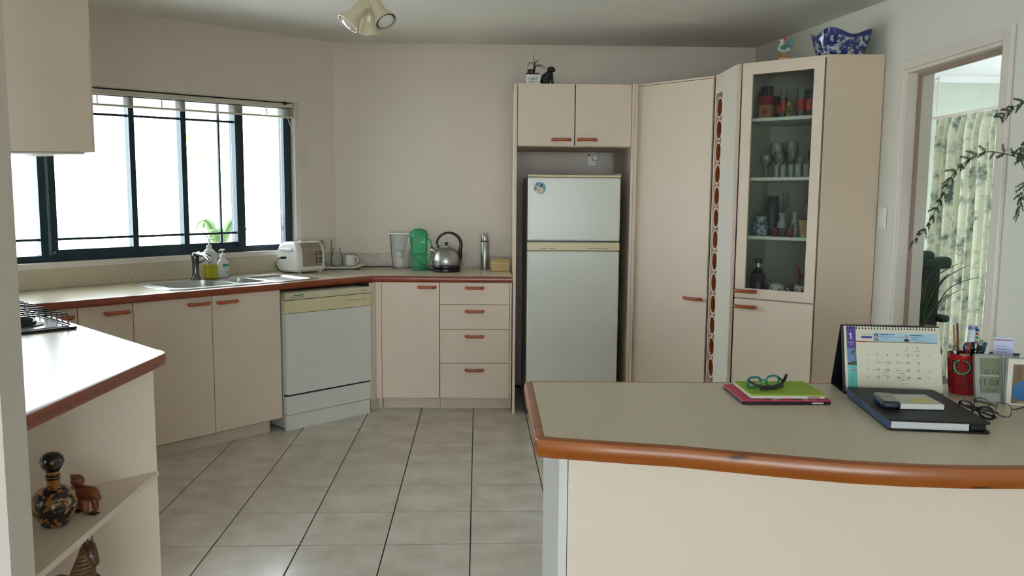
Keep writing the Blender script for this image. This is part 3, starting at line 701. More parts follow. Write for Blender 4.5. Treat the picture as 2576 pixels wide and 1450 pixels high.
# local x = (.707,.707) ; local y = (-.707,.707)
G().prism(rr_poly(-.52, .0, -.0, .58, .02), 0, .010).build('tray', BLACKM, hb, bevel=.003)
HW = mat('hob_enamel', 'a9abad', .2, metal=.6)
G().prism(rr_poly(-.50, -.02, .02, .56, .02), .010, .013).build('plate', HW, hb)
for cx_, cy_, r in ((-.15, .15, .05), (-.37, .15, .04), (-.15, .42, .04), (-.37, .42, .055)):
    bn = G().lathe([(r*1.5,0),(r*1.5,.004),(r,.006),(r,.016),(r*.8,.018),(r*.8,.026),(r*.7,.030),(.001,.030)], 24, (cx_, cy_, .013)).build('burner', BLACKM, hb, smooth=True)
for y0 in (.03, .29):
    for x0 in (-.255, -.49):
        g = G(); x1, y1 = x0+.23, y0+.25; zt_ = .058
        for k in range(5):
            y = y0+.006+k*.0595
            g.tube([(x0, y, .016), (x0, y, zt_-.008), (x0+.008, y, zt_), (x1-.008, y, zt_), (x1, y, zt_-.008), (x1, y, .016)], .0028, 6)
        for x in (x0, x1): g.tube([(x, y0-.008, .018), (x, y1+.008, .018)], .0035, 6)
        g.tube([((x0+x1)/2, y0, zt_-.003), ((x0+x1)/2, y1, zt_-.003)], .003, 6)
        g.build('trivet', BLACKM, hb)

# ------------------------------------------------------------------ things on the sink and back worktop
def at(s, t): q = fr(s, t); return (q[0], q[1])
x, y = at(-.197, .508)
sp = thing('detergent_bottle', 'clear pump bottle half full of yellow detergent beside the tap', 'bottle', (x, y, TOP+.006), wa47)
PB = thin_glass('frosted_plastic', 'dde4e2', .6, .62)
G().prism(rr_poly(-.038, .038, -.028, .028, .012), .088, .166).build('bottle_body', mat('frosted_white', 'dfe6e6', .35), sp, bevel=.006)
G().prism(rr_poly(-.0375, .0375, -.0275, .0275, .012), .0, .088).build('yellow_liquid', mat('yellow_detergent', 'b9b41e', .25, var=.04), sp, bevel=.005)
G().lathe([(.035,.163),(.030,.176),(.020,.183),(.017,.185),(.017,.203),(.013,.207)], 20, sy=.75).build('shoulder', MATS['frosted_white'], sp, smooth=True)
g = G().lathe([(.004,.205),(.004,.236),(.009,.238),(.009,.246),(.001,.248)], 12); g.tube([(0,0,.242),(.028,-.0,.242),(.034,0,.236)], .0035, 8); g.build('pump', WHITEP, sp, smooth=True)
x, y = at(-.105, .515)
hs = thing('hand_soap', 'small white hand soap pump bottle with teal label', 'soap bottle', (x, y, TOP+.006), wa47)
G().lathe([(.036,0),(.041,.006),(.041,.075),(.036,.098),(.024,.112),(.016,.118),(.015,.128)], 24, sy=.65).build('bottle_body', WHITEP, hs, smooth=True)
g = G().lathe([(.016,.122),(.017,.140),(.010,.150),(.004,.152),(.004,.166),(.010,.170),(.016,.174),(.012,.178),(.001,.178)], 16); g.tube([(0,0,.173),(-.024,-.008,.172),(-.028,-.010,.167)], .004, 8); g.build('pump', WHITEP, hs, smooth=True)
def curved_label(g, r, sy, a0, a1, z0, z1, n=8, off=.0008):
    v = []
    for i in range(n+1):
        a = a0+(a1-a0)*i/n; v += [((r+off)*math.cos(a), (r+off)*math.sin(a)*sy, z0), ((r+off)*math.cos(a), (r+off)*math.sin(a)*sy, z1)]
    return g.add(v, [(2*i, 2*i+2, 2*i+3, 2*i+1) for i in range(n)])
lb = curved_label(G(), .041, .65, -PI*.62, -PI*.28, .020, .088).build('label', mat('label_white', 'dfe8e6', .5), hs)
curved_label(G(), .0412, .65, -PI*.62, -PI*.28, .070, .086).build('label_band', mat('label_teal', '2fa79c', .5), lb)
curved_label(G(), .0412, .65, -PI*.46, -PI*.34, .028, .040).build('label_leaf', mat('label_mint', '6fc0a0', .5, var=.3, scale=60), lb)

# rice cooker
x, y = at(.388, .430)
rc = thing('rice_cooker', 'white rice cooker with brown control panel beside the drainer', 'rice cooker', (x, y, TOP+.001), wa47)
W_, D_, H_ = .225, .250, .205
side = [(0,.02),(.008,.006),(.03,0),(D_-.03,0),(D_-.008,.006),(D_,.03),(D_-.004,.14),(D_-.03,.178),(D_-.08,.200),(.08,.206),(.035,.196),(.012,.165),(.002,.12)]
g = G(); n = len(side); g.v = [(0, a, b+.008) for a, b in side]+[(W_, a, b+.008) for a, b in side]; g.f = [tuple(range(n-1,-1,-1)), tuple(range(n, 2*n))]+[(i, n+i, n+(i+1) % n, (i+1) % n)[::-1] for i in range(n)]
g.build('shell', WHITEP, rc, bevel=.016, seg=3, smooth=True)
CP = mat('panel_taupe', '93897b', .35, metal=.3)
g = G(); fpan = [(.0025,.048),(.0005,.12),(.0105,.168),(.034,.202),(.08,.2125),(.17,.209)]; v = []
for a, b in fpan: v += [(.040, a-.0015, b+.0012), (.198, a-.0015, b+.0012)]
g.add(v, [(2*i, 2*i+1, 2*i+3, 2*i+2) for i in range(len(fpan)-1)]); o = g.build('control_panel', CP, rc); o.modifiers.new('s', 'SOLIDIFY').thickness = .002; cp = o
G().box(.040, .198, -.0042, .002, .046, .150).build('front_plate', CP, rc, bevel=.004)
dk = mat('button_brown', '4a4038', .4)
G().box(.135, .188, -.0062, -.003, .122, .146).build('display', mat('display_dark', '3a352f', .3), rc, bevel=.001)
G().box(.145, .172, -.0068, -.0060, .127, .142).build('display_glass', mat('display_grey', '8c867a', .3), rc)
for bx_ in (.140, .170):
    for bz_ in (.070, .092): G().box(bx_, bx_+.019, -.0068, -.003, bz_, bz_+.015).build('button', dk, rc, bevel=.002)
G().box(.066, .084, -.0048, -.0040, .107, .110).build('badge_mark', dk, rc)
G().box(.08, .15, .075, .11, .211, .217).build('lid_latch', mat('latch_taupe', '8d857a', .3, metal=.4), rc, bevel=.002)
G().box(-.012, .0, .06, .19, .150, .166).build('carry_handle', WHITEP, rc, bevel=.004)
for a, b in ((.045,.045),(.195,.03),(.03,.22),(.195,.22)): G().lathe([(.010,0),(.010,.012)], 10, (a, b, 0)).build('foot', WHITEP, rc)
g = G().tube([(-.012,.12,.105),(-.05,.12,.105)], .009, 8); g.tube([(-.05,.12,.105),(-.09,.11,.098),(-.115,.09,.07),(-.10,.07,.03),(-.06,.06,.006),(.0,.05,.005)], .0035, 6)
g.build('power_cord', BLACK, rc, smooth='all')

# tray with tumblers and mug
tr = thing('serving_tray', 'black tray lined with white cloth beside the rice cooker', 'tray', (-.985, 5.868, TOP+.001), math.radians(8))
G().prism(rr_poly(-.14, .125, -.085, .085, .012), 0, .012).build('tray_base', mat('tray_navy', '16182c', .35), tr, bevel=.004)
g = G(); v = []; nx, ny = 14, 8
for i in range(nx+1):
    for j in range(ny+1):
        a = -.155+.315*i/nx; b = -.095+.18*j/ny
        z = .0155+.002*math.sin(i*1.9)*math.sin(j*1.3)+(.018*max(0, (i-11)/3) if i > 11 else 0)+(.016*max(0, (2-i)/2) if i < 2 else 0)-(.004 if j == 0 else 0)
        v.append((a, b, z))
g.add(v, [(i*(ny+1)+j, (i+1)*(ny+1)+j, (i+1)*(ny+1)+j+1, i*(ny+1)+j+1) for i in range(nx) for j in range(ny)])
o = g.build('cloth', mat('cloth_white', 'd9d5cc', .8), tr, smooth=True); o.modifiers.new('s', 'SOLIDIFY').thickness = .002
def tumbler(name, label, cat, loc, prof, sx=1, grp=None, m=None):
    t = thing(name, label, cat, loc, 0, grp)
    G().lathe(prof, 24).build('glass_wall', m or GLASSW, t, smooth=True); return t
tz = TOP+.0225
tumbler('vase', 'tall clear glass vase standing on the tray behind the rice cooker', 'vase', (-1.095, 5.90, tz), [(.001,.004),(.034,.004),(.036,0),(.037,.10),(.040,.185),(.0375,.185),(.034,.10),(.033,.010),(.001,.010)])
jg = tumbler('glass_carafe', 'clear glass carafe with narrow neck on the tray', 'carafe', (-1.015, 5.845, tz), [(.001,.003),(.038,.003),(.042,0),(.044,.03),(.044,.060),(.033,.085),(.026,.098),(.027,.130),(.025,.130),(.024,.098),(.031,.083),(.042,.060),(.042,.008),(.001,.008)])
mu = thing('mug', 'white floral mug standing on the tray', 'mug', (-.925, 5.885, tz), math.radians(10))
G().lathe([(.001,0),(.030,0),(.033,.004),(.034,.076),(.032,.076),(.030,.008),(.001,.006)], 24).build('cup', WHITEP, mu, smooth=True)
G().tube([(.032,0,.064),(.048,0,.062),(.056,0,.045),(.048,0,.024),(.032,0,.018)], .004, 8).build('handle', WHITEP, mu, smooth='all')
for a, z, r, m_ in ((-1.9,.050,.006,'7c8a7c'),(-1.7,.052,.005,'7c8a8a'),(-1.35,.045,.007,'c9733e'),(-1.25,.030,.007,'d08348'),(-1.15,.052,.005,'7d8a6a'),(-1.3,.016,.006,'c06a3a')):
    curved_label(G(), .034, 1, a-r*28/2*.034/.034*.5*.5, a+r*28/2*.5*.5, z-r, z+r, 3).build('flower_print', mat('print_'+m_, m_, .5, var=.2), mu)

# water jugs
jc = thing('water_filter_jug', 'clear plastic water filter jug with white lid', 'jug', (-.560, 5.885, TOP+.001), 0)
def jug_wall(w0, w1, d0, d1, h, g=None):
    g = g or G(); rows = []
    for k in range(5):
        t = k/4; a = w0+(w1-w0)*t; b = d0+(d1-d0)*t; rows.append([(x_, y_, h*t) for x_, y_ in rr_poly(-a, a, -b, b, min(a, b)*.6, 5)])
    n = len(rows[0])
    for k, r_ in enumerate(rows): g.v += r_
    for k in range(4): g.f += [(k*n+i, k*n+(i+1) % n, (k+1)*n+(i+1) % n, (k+1)*n+i) for i in range(n)]
    g.f.append(tuple(range(n-1,-1,-1))); return g
jug_wall(.058, .078, .045, .055, .250).build('jug_wall', GLASSP, jc, smooth=True)
jug_wall(.050, .066, .038, .047, .120).move(0,0,.128).build('filter_funnel', thin_glass('jug_haze', 'f6f8f8', .6, .12), jc, smooth=True)
G().prism(rr_poly(-.083, .079, -.058, .058, .03), .250, .262).build('lid', WHITEP, jc, bevel=.004)
G().lathe([(.001,0),(.024,0),(.026,.02),(.026,.055),(.018,.062),(.001,.062)], 18, (-.008, 0, .078)).build('filter_cartridge', WHITEP, jc, smooth=True)
jn = thing('green_jug', 'translucent green plastic jug with domed lid', 'jug', (-.420, 5.780, TOP+.001), 0)
G().lathe([(.001,.002),(.052,.002),(.055,.006),(.056,.030),(.059,.12),(.063,.235),(.064,.24)], 28).build('jug_wall', GLASSG, jn, smooth=True)
G().lathe([(.065,.238),(.066,.252),(.058,.275),(.036,.292),(.012,.297),(.001,.297)], 28).build('lid', thin_glass('green_lid', '7ce4be', .8, .24), jn, smooth=True)
G().lathe([(.053,.0),(.058,.008),(.057,.018)], 28).build('base_ring', MATS['green_lid'], jn, smooth=True)
G().lathe([(.0595,.110),(.0605,.114),(.0595,.117)], 28).build('rib_ring', MATS['green_lid'], jn, smooth=True)
G().tube([(.062,0,.225),(.082,0,.215),(.092,0,.16),(.086,0,.09),(.066,0,.045),(.056,0,.04)], [.009,.010,.010,.010,.009,.008], 10, flat=.6).build('handle', MATS['green_lid'], jn, smooth='all')
G().box(.018, .042, -.066, -.058, .198, .208).build('logo_plate', mat('plate_pale', '9fd6c2', .4), jn, bevel=.002)

# kettle
kt = thing('kettle', 'brushed steel dome kettle with a black hoop handle', 'kettle', (-.222, 5.690, TOP+.001), 0)
G().lathe([(.096,0),(.102,.004),(.102,.020),(.096,.024)], 36).build('power_base', mat('kettle_navy', '0a0a14', .3), kt, smooth=True)
G().lathe([(.090,.024),(.098,.028),(.099,.044),(.097,.047)], 36).build('base_ring', MATS['kettle_navy'], kt, smooth=True)
G().lathe([(.097,.047),(.1,.060),(.099,.085),(.092,.115),(.077,.145),(.055,.165),(.036,.173)], 40).build('body', STEELB, kt, smooth=True)
G().lathe([(.038,.172),(.038,.176),(.020,.181),(.001,.182)], 28).build('lid', STEELB, kt, smooth=True)
G().lathe([(.007,.181),(.007,.190),(.014,.198),(.013,.204),(.001,.206)], 16, (.002,0,0)).build('lid_knob', mat('knob_olive', '2a2716', .4), kt, smooth=True)
G().tube([(-.070,-.01,.125),(-.092,-.01,.148),(-.104,-.01,.162)], [.019,.017,.016], 16).build('spout', STEELB, kt, smooth='all')
G().tube([(-.104,-.01,.1625),(-.106,-.01,.1645)], [.0165,.0165], 16).build('spout_rim', BLACK, kt)
arc = [(-.066,0,.188),(-.064,0,.205)]
for i in range(13):
    a = PI*.93-(PI*.93+.15)*i/12; arc.append((.018+.086*math.cos(a), 0, .190+.082*math.sin(a)))
arc += [(.098,0,.150),(.102,0,.110),(.100,0,.070),(.097,0,.055)]
rs = [.008,.010]+[.011+.006*max(0,(i-6)/6) for i in range(13)]+[.018,.015,.009,.005]
G().tube(arc, rs, 10, flat=.8).build('handle', BLACK, kt, smooth='all')
G().lathe([(.010,0),(.009,.012),(.007,.018)], 12, (-.058,0,.166)).build('handle_mount', BLACK, kt, smooth=True)
G().box(.096,.116,-.010,.010,.046,.056).build('switch_lever', BLACK, kt, bevel=.003)
tag(G().tube([(-.328,5.72,TOP+.005),(-.335,5.80,TOP+.005),(-.38,5.89,TOP+.005),(-.46,5.975,TOP+.005),(-.58,5.985,TOP+.005),(-.70,5.995,TOP+.007),(-.80,5.99,TOP+.005),(-.90,6.0,TOP+.005)], .0035, 6).build('power_cord', BLACK, smooth='all'), 'black power cord trailing across the worktop behind the jugs', 'cord')
tag(G().tube([(-.345,5.90,TOP+.16),(-.325,5.90,TOP+.11),(-.300,5.90,TOP+.08),(-.31,5.90,TOP+.04),(-.345,5.915,TOP+.012),(-.40,5.925,TOP+.03),(-.44,5.93,TOP+.06),(-.465,5.95,TOP+.08)], .003, 6).build('appliance_cord', BLACK, smooth='all'), 'black looping cord beside the green jug', 'cord')
th = thing('thermos_flask', 'slim stainless steel vacuum flask with black ring', 'flask', (.052, 5.880, TOP+.001), 0)
G().lathe([(.030,0),(.031,.004),(.031,.198),(.029,.202)], 24).build('body', STEELB, th, smooth=True)
G().lathe([(.0315,.200),(.0315,.207)], 24).build('ring', BLACK, th)
G().lathe([(.0275,.206),(.0285,.212),(.026,.252),(.022,.260),(.001,.261)], 24).build('cup_lid', STEELB, th, smooth=True)
bx = thing('cardboard_box', 'small pale yellow lidded box at the worktop end', 'box', (.095, 5.695, TOP+.001), -.03)
BXM = mat('box_yellow', 'c8ad78', .6)
G().box(0, .132, 0, .10, 0, .055).build('box_body', BXM, bx, bevel=.003)
v = [(0,-.002,.056),(.134,-.002,.050),(.134,.102,.072),(0,.102,.076),(0,-.002,.064),(.06,-.006,.060),(.134,-.002,.054),(.134,.102,.080),(0,.102,.084)]
G().add([(-.002,-.004,.050),(.134,-.004,.046),(.134,.102,.070),(-.002,.102,.075),(-.002,-.004,.068),(.134,-.004,.054),(.134,.102,.082),(-.002,.102,.086)],[(0,3,2,1),(4,5,6,7),(0,1,5,4),(1,2,6,5),(2,3,7,6),(3,0,4,7)]).build('lid', mat('box_lid', 'd0b684', .6), bx, bevel=.003)

# ------------------------------------------------------------------ ceiling spotlight
def aim(o, d):
    o.rotation_mode = 'QUATERNION'; o.rotation_quaternion = Vector(d).normalized().to_track_quat('Z', 'Y'); return o
LC = mat('lamp_cream', 'd3c9ae', .3, var=.02, coat=.3)
lp = thing('ceiling_spotlight', 'cream three-headed spotlight hanging from the ceiling', 'ceiling light', (-.476, 3.62, zc0+.003), 0)
zc_l = ceil_z(3.62)
lp.location.z = zc_l-.004
G().lathe([(.001,-.032),(.05,-.030),(.062,-.018),(.064,0)], 28).build('ceiling_base', LC, lp, smooth=True)
bulb = mat('bulb_glass', 'd8d8d4', .12, var=.03, coat=.6)
for i, (p, d) in enumerate((((-.022,-.01,-.145), (-.62,-.22,-.80)), ((.002,.0,-.150), (.0,.30,-.95)), ((.030,-.02,-.140), (.50,-.40,-.80)))):
    d = Vector(d).normalized()
    hd_ = aim(G().lathe([(.018,-.028),(.027,-.022),(.028,.0),(.029,.050),(.034,.066),(.045,.086),(.050,.108),(.0475,.108),(.042,.088),(.030,.068),(.001,.066)], 28).build('lamp_head', LC, lp, smooth=True, loc=p), d)
    G().lathe([(.001,.060),(.028,.072),(.038,.092),(.040,.100),(.034,.110),(.020,.117),(.001,.119)], 24).build('bulb', bulb, hd_, smooth=True)
    G().lathe([(.0402,.099),(.0405,.102),(.039,.104)], 24).build('bulb_ring', BLACK, hd_)
    g = G()
    for k in range(6): g.box(-.008+.003*k, -.0065+.003*k, -.0288, -.0275, .0, .034)
    g.build('vent_slots', mat('lamp_brown', '7f7350', .5), hd_)
    b = G().tube([(p[0]*.3, 0, -.025), (p[0]*.5, -.004, -.07), p], .007, 8).build('arm', LC, lp, smooth=True)

# ------------------------------------------------------------------ ornaments on top of the cabinets
po = thing('succulent_pot', 'white square pot with painted twigs and a purple succulent on fridge cabinet', 'pot plant', (.350, 5.285, TZ+.001), -.03)
POTW = mat('pot_white', 'cfd6d6', .3)
g = G(); g.add([(-.043,-.043,0),(.043,-.043,0),(.043,.043,0),(-.043,.043,0),(-.046,-.046,.058),(.046,-.046,.058),(.046,.046,.058),(-.046,.046,.058),(-.040,-.040,.058),(.040,-.040,.058),(.040,.040,.058),(-.040,.040,.058),(-.04,-.04,.05),(.04,-.04,.05),(.04,.04,.05),(-.04,.04,.05)],
 [(0,3,2,1),(0,1,5,4),(1,2,6,5),(2,3,7,6),(3,0,4,7),(4,5,9,8),(5,6,10,9),(6,7,11,10),(7,4,8,11),(8,9,13,12),(9,10,14,13),(10,11,15,14),(11,8,12,15),(12,13,14,15)])
g.build('pot', POTW, po)
g = G()
for pts in ([(0,.002),(.004,.018),(-.002,.028),(0,.034)], [(0,.026),(-.02,.03),(-.036,.036)], [(0,.026),(.02,.028),(.034,.036)], [(0,.03),(-.008,.045)], [(0,.03),(.008,.046)], [(0,.012),(-.02,.012),(-.03,.02)], [(0,.012),(.02,.012),(.036,.016)], [(-.012,.012),(-.012,.024)], [(.01,.03),(.03,.046)]):
    g.tube([(a, -.0445-.003*b/.058, b) for a, b in pts], .0014, 5)
g.build('twig_painting', mat('paint_teal', '1f3238', .5), po)
g = G()
for x, z, r in ((-.02,.075,.014),(-.026,.088,.010),(-.012,.090,.010),(-.036,.068,.008),(.03,.068,.010),(.018,.062,.012),(-.002,.064,.013),(.04,.064,.007),(-.04,.062,.007)):
    g.ball((x, -.006, z), (r, r*.8, r*.9), 10, 6)
g.build('succulent_rosettes', mat('succulent_purple', '4a2832', .6, var=.3, scale=60), po, smooth=True)
G().tube([(.004,0,.055),(.006,0,.085),(.012,0,.115)], [.007,.009,.007], 8).build('stem', mat('stem_brown', '33281c', .8), po, smooth=True)
g = G()
for pts in ([(.012,.113),(-.002,.138),(-.022,.141),(-.032,.120),(-.034,.105)], [(.012,.113),(.016,.14),(.034,.158),(.034,.145),(.028,.128)], [(.012,.113),(.012,.14),(.006,.155),(.004,.178),(.006,.196)], [(.012,.115),(.035,.126),(.062,.122),(.078,.108),(.076,.099)], [(.012,.114),(.034,.121),(.056,.110),(.076,.100)]):
    g.tube([(a, 0, b) for a, b in pts], [.003,.003,.0025,.0018,.001][:len(pts)] if len(pts) == 5 else [.003,.003,.002,.001], 6)
g.build('wiry_leaves', mat('wiry_leaf', '3a2a20', .7), po, smooth=True)

dg_ = thing('dog_figurine', 'black sitting dog figurine beside the succulent pot', 'figurine', (.448, 5.270, TZ+.001), -.03)
DGM = mat('dog_black', '22241f', .55, var=.2, scale=30, bump=.3, bscale=120)
g = G().blob([(-.030,0,.022),(-.018,0,.040),(.006,0,.062),(.016,0,.078)], [.022,.030,.026,.017], 14)
g.build('body', DGM, dg_, smooth='all')
hd2 = G().ball((.018,-.006,.094), (.024,.022,.020)).ball((.032,-.014,.088), (.012,.012,.010)).build('head', DGM, dg_, smooth='all')
for x, y in ((-.003,-.010),(.040,.004)): G().ball((x, y, .093), (.006,.008,.013), 8, 6).build('ear', DGM, hd2, smooth='all')
for y in (-.012, .012): G().blob([(.024,y,.055),(.027,y,.02),(.031,y,.007)], [.009,.007,.007], 10).build('leg', DGM, dg_, smooth='all')
for y in (-.020, .020): G().ball((-.012,y,.018), (.026,.011,.018), 10, 7).build('haunch', DGM, dg_, smooth='all')

ro = thing('rooster_figurine', 'small painted rooster figurine with red comb on the glass cabinet', 'figurine', (1.600, 4.262, TZ+.001), -.25)
G().box(-.020,.018,-.014,.014,0,.009).build('base', mat('rooster_base', 'b9a68c', .6), ro, bevel=.002)
G().box(-.017,.020,-.011,.011,.009,.015).build('grass_top', mat('rooster_orange', 'a85f2a', .6), ro, bevel=.002)
WHR = mat('rooster_white', 'c9cbbd', .4)
for x in (-.005, .004): G().tube([(x,0,.014),(x,0,.036)], .0022, 6).build('leg', mat('rooster_yellow', 'c2ae5a', .5), ro)
G().blob([(-.012,0,.046),(.0,0,.044),(.016,0,.041),(.022,0,.040)], [.012,.013,.007,.003], 14).build('body', WHR, ro, smooth='all')
nk = G().blob([(-.010,0,.052),(-.009,0,.066),(-.008,0,.076)], [.012,.008,.0075], 12).build('neck', WHR, ro, smooth='all')
G().tube([(-.014,0,.077),(-.021,0,.0755)], [.003,.0005], 6).build('beak', WHR, nk)
G().vprism([(-.014,.081),(-.012,.089),(-.005,.091),(.002,.094),(.005,.090),(.004,.083),(.000,.078),(-.006,.083)], -.002, .002).build('comb', mat('rooster_red', 'a8142a', .4), nk, bevel=.001)
G().ball((-.017,0,.068), (.003,.002,.006), 8, 6).build('wattle', MATS['rooster_red'], nk)
ro.scale = (1.32, 1.32, 1.32)
TEAL = mat('rooster_teal', '3f7f80', .5, var=.15, scale=60)
G().ball((-.004,-.009,.047), (.015,.006,.010), 12, 8).build('wing', TEAL, ro, smooth='all')
G().vprism([(.010,.046),(.010,.060),(.014,.072),(.022,.080),(.032,.079),(.037,.070),(.034,.060),(.026,.052),(.016,.045)], -.004, .004).build('tail', TEAL, ro, bevel=.0018)

# blue and white scalloped bowl
bw = thing('ceramic_bowl', 'large blue and white scalloped ceramic bowl on the end panel cabinet', 'bowl', (1.868, 4.190, TZ+.001), .12)
m = bpy.data.materials.new('willow_glaze'); m.use_nodes = True; nt = m.node_tree; N = nt.nodes; L = nt.links
b = N['Principled BSDF']; b.inputs['Roughness'].default_value = .12; b.inputs['Coat Weight'].default_value = .6
tc = N.new('ShaderNodeTexCoord'); n1 = N.new('ShaderNodeTexNoise'); n1.inputs['Scale'].default_value = 42; n1.inputs['Detail'].default_value = 5; n1.inputs['Roughness'].default_value = .7
L.new(tc.outputs['Object'], n1.inputs['Vector']); cr = N.new('ShaderNodeValToRGB'); L.new(n1.outputs[0], cr.inputs[0])
e = cr.color_ramp.elements; e[0].position = .50; e[0].color = (*lin('16266a'), 1); e[1].position = .57; e[1].color = (*lin('b4bcc4'), 1)
L.new(cr.outputs[0], b.inputs[0]); MATS['willow_glaze'] = m
def bowl_pt(a, t):
    c_, s_ = math.cos(a), math.sin(a); k = (abs(c_)**3.2+abs(s_)**3.2)**(-1/3.2)
    rx = .112+.028*t; ry = .075+.035*t
    z = .118*t+t*t*(.016*math.cos(4*a+PI)-.004)
    return (c_*k*rx*(1+.05*t*math.sin(t*3)), s_*k*ry, z+.004)
g = G(); nA, nT = 56, 12
for j in range(nT+1):
    for i in range(nA): g.v.append(bowl_pt(2*PI*i/nA, j/nT))
g.f = [(j*nA+i, j*nA+(i+1) % nA, (j+1)*nA+(i+1) % nA, (j+1)*nA+i) for j in range(nT) for i in range(nA)]+[tuple(range(nA-1,-1,-1))]
o = g.build('bowl_wall', m, bw, smooth='all'); so = o.modifiers.new('s', 'SOLIDIFY'); so.thickness = .004; so.offset = -1
g = G(); 
for t in (.80, 1.012):
    for i in range(nA):
        x, y, z = bowl_pt(2*PI*i/nA, t); g.v.append((x*1.006, y*1.006, z))
g.f = [(i, (i+1) % nA, nA+(i+1) % nA, nA+i) for i in range(nA)]
g.build('blue_rim_band', mat('glaze_blue', '18256e', .15, var=.25, scale=50, coat=.5), bw, smooth='all')

# ------------------------------------------------------------------ contents of the glass cabinet (local frame of the cabinet)
cG, sG = math.cos(GA), math.sin(GA)
def gp(x, y, z): return (GL[0]+cG*x-sG*y, GL[1]+sG*x+cG*y, z+.001)
Z_T, Z_G, Z_J, Z_B = 1.855, 1.539, 1.222, .890
o = thing('biscuit_tin', 'red and tan square tin at left on the top cabinet shelf', 'tin', gp(.095,.13,Z_T), GA)
G().box(-.035,.035,-.03,.03,0,.125).build('tin_body', mat('tin_tan', 'a07050', .5), o, bevel=.003)
G().box(-.036,.036,-.031,.031,.075,.126).build('red_band', mat('tin_red', '8a1c28', .5), o, bevel=.003)
G().vprism([(0,.02),(.018,.038),(0,.056),(-.018,.038)], -.0315, -.03).build('diamond_mark', MATS['tin_red'], o)
G().prism(rr_poly(-.03,.03,-.026,.026,.02), .127, .175).build('black_lid', BLACK, o)
REDL = mat('label_red', 'b03038', .5, var=.3, scale=40)
DARKG = mat('tumbler_dark', '2c3034', .15, var=.2, coat=.5)
for x, y, h, r, lab, nm in ((.172,.14,.115,.028,'dark tumbler with red printed band next to the tan tin','tumbler'),(.200,.09,.150,.014,'tall thin glass with pink printed top on the top cabinet shelf','tumbler'),(.285,.12,.155,.022,'tall clear glass with red print right of the little figure','tumbler'),(.350,.11,.140,.036,'dark jar with round red label at right of the top shelf','jar')):
    t = thing(nm, lab, nm, gp(x, y, Z_T), GA)
    G().lathe([(.001,.003),(r*.85,.003),(r*.88,0),(r,h),(r*.93,h),(r*.8,.008),(.001,.008)], 20).build('glass_wall', DARKG if h < .145 else GLASSW, t, smooth=True)
    curved_label(G(), r*.96, 1, -PI*.85, -PI*.15, h*.22, h*.62).build('label', REDL, t)
o = thing('toy_figure', 'tiny orange and green figure standing on the top cabinet shelf', 'figurine', gp(.235,.075,Z_T), GA)
OR = mat('figure_orange', 'c07a30', .5); GRN = mat('figure_green', '5a6a30', .5)
for x in (-.006,.006): G().tube([(x,0,0),(x,0,.025)], .005, 8).build('leg', OR, o)
G().blob([(0,0,.028),(0,0,.046)], [.011,.010], 10).build('body', GRN, o, smooth='all')
G().ball((0,0,.068), (.011,.010,.014), 10, 8).build('head', OR, o, smooth='all')
for s in (-1, 1): G().tube([(s*.009,0,.05),(s*.020,-.004,.040),(s*.016,-.008,.034)], .003, 6).build('arm', OR, o)
for x, y, h, r, lab in ((.09,.30,.20,.030,'first'),(.15,.31,.19,.03,''),(.33,.30,.15,.034,'')):
    pass
# wine glasses / tumblers on the second shelf
def stem_glass(lab, x, y, r=.032, h=.15):
    t = thing('wine_glass', lab, 'glass', gp(x, y, Z_G), 0, 'clear stemmed glasses on the second cabinet shelf')
    G().lathe([(r*.9,0),(r*.9,.002),(.004,.006),(.004,h*.42),(r*.6,h*.52),(r,h*.75),(r*.85,h),(r*.82,h),(r*.95,h*.75),(r*.55,h*.54),(.001,h*.48)], 20).build('glass_wall', GLASSW, t, smooth=True)
SG = ['tall clear goblet at the back left of the second shelf', 'tall clear goblet right of the first one at the back', 'short stemmed glass at the front left of the second shelf', 'clear wine glass just right of the short left glass', 'clear wine glass in the middle of the second shelf', 'smallest stemmed glass near the middle of the second shelf', 'clear wine glass second from the right on the shelf', 'clear wine glass at the right end of the second shelf']
for x, y, r, h in ((.095,.30,.040,.20),(.175,.31,.040,.20),(.085,.18,.034,.125),(.150,.20,.034,.14),(.205,.24,.034,.15),(.255,.22,.03,.12),(.320,.26,.036,.15),(.370,.22,.034,.15)):
    stem_glass(SG.pop(0), x, y, r, h)
ORD = ['leftmost', 'second from the left', 'third from the left', 'third from the right', 'second from the right', 'rightmost']
for x, y in ((.175,.10),(.215,.09),(.255,.10),(.295,.09),(.335,.10),(.372,.09)):
    t = thing('tumbler', ORD.pop(0)+' small clear tumbler in the shelf front row', 'glass', gp(x, y, Z_G), 0, 'small tumblers on the second cabinet shelf')
    G().lathe([(.001,.004),(.016,.004),(.017,0),(.019,.07),(.0175,.07),(.015,.008),(.001,.008)], 16).build('glass_wall', GLASSW, t, smooth=True)
# third shelf
BW_ = mat('blue_white_ceramic', '3a4a6a', .25, hex2='a9b0b4', scale=55, ramp=(.45,.55))
BGR = mat('vase_blue', '22303c', .35, hex2='44505a', scale=6); GRC = mat('ceramic_grey', '9aa0a0', .35); RDC = mat('cup_red', '6c2830', .35); DKC = mat('cup_dark', '3a3438', .35)
o = thing('patterned_jug', 'blue and white patterned jug at left of the third shelf', 'jug', gp(.100,.10,Z_J), GA)
G().lathe([(.001,0),(.030,0),(.040,.02),(.042,.05),(.034,.08),(.028,.095),(.030,.105)], 22).build('jug_wall', BW_, o, smooth=True)
G().tube([(-.03,0,.095),(-.02,0,.125),(.01,0,.135),(.035,0,.115),(.036,0,.09)], .005, 8).build('handle', BGR, o, smooth='all')
o = thing('tall_vase', 'tall tapering dark blue vase on the third cabinet shelf', 'vase', gp(.115,.22,Z_J), GA)
G().lathe([(.001,0),(.048,0),(.046,.05),(.030,.21),(.028,.215),(.001,.213)], 22).build('vase_wall', BGR, o, smooth=True)
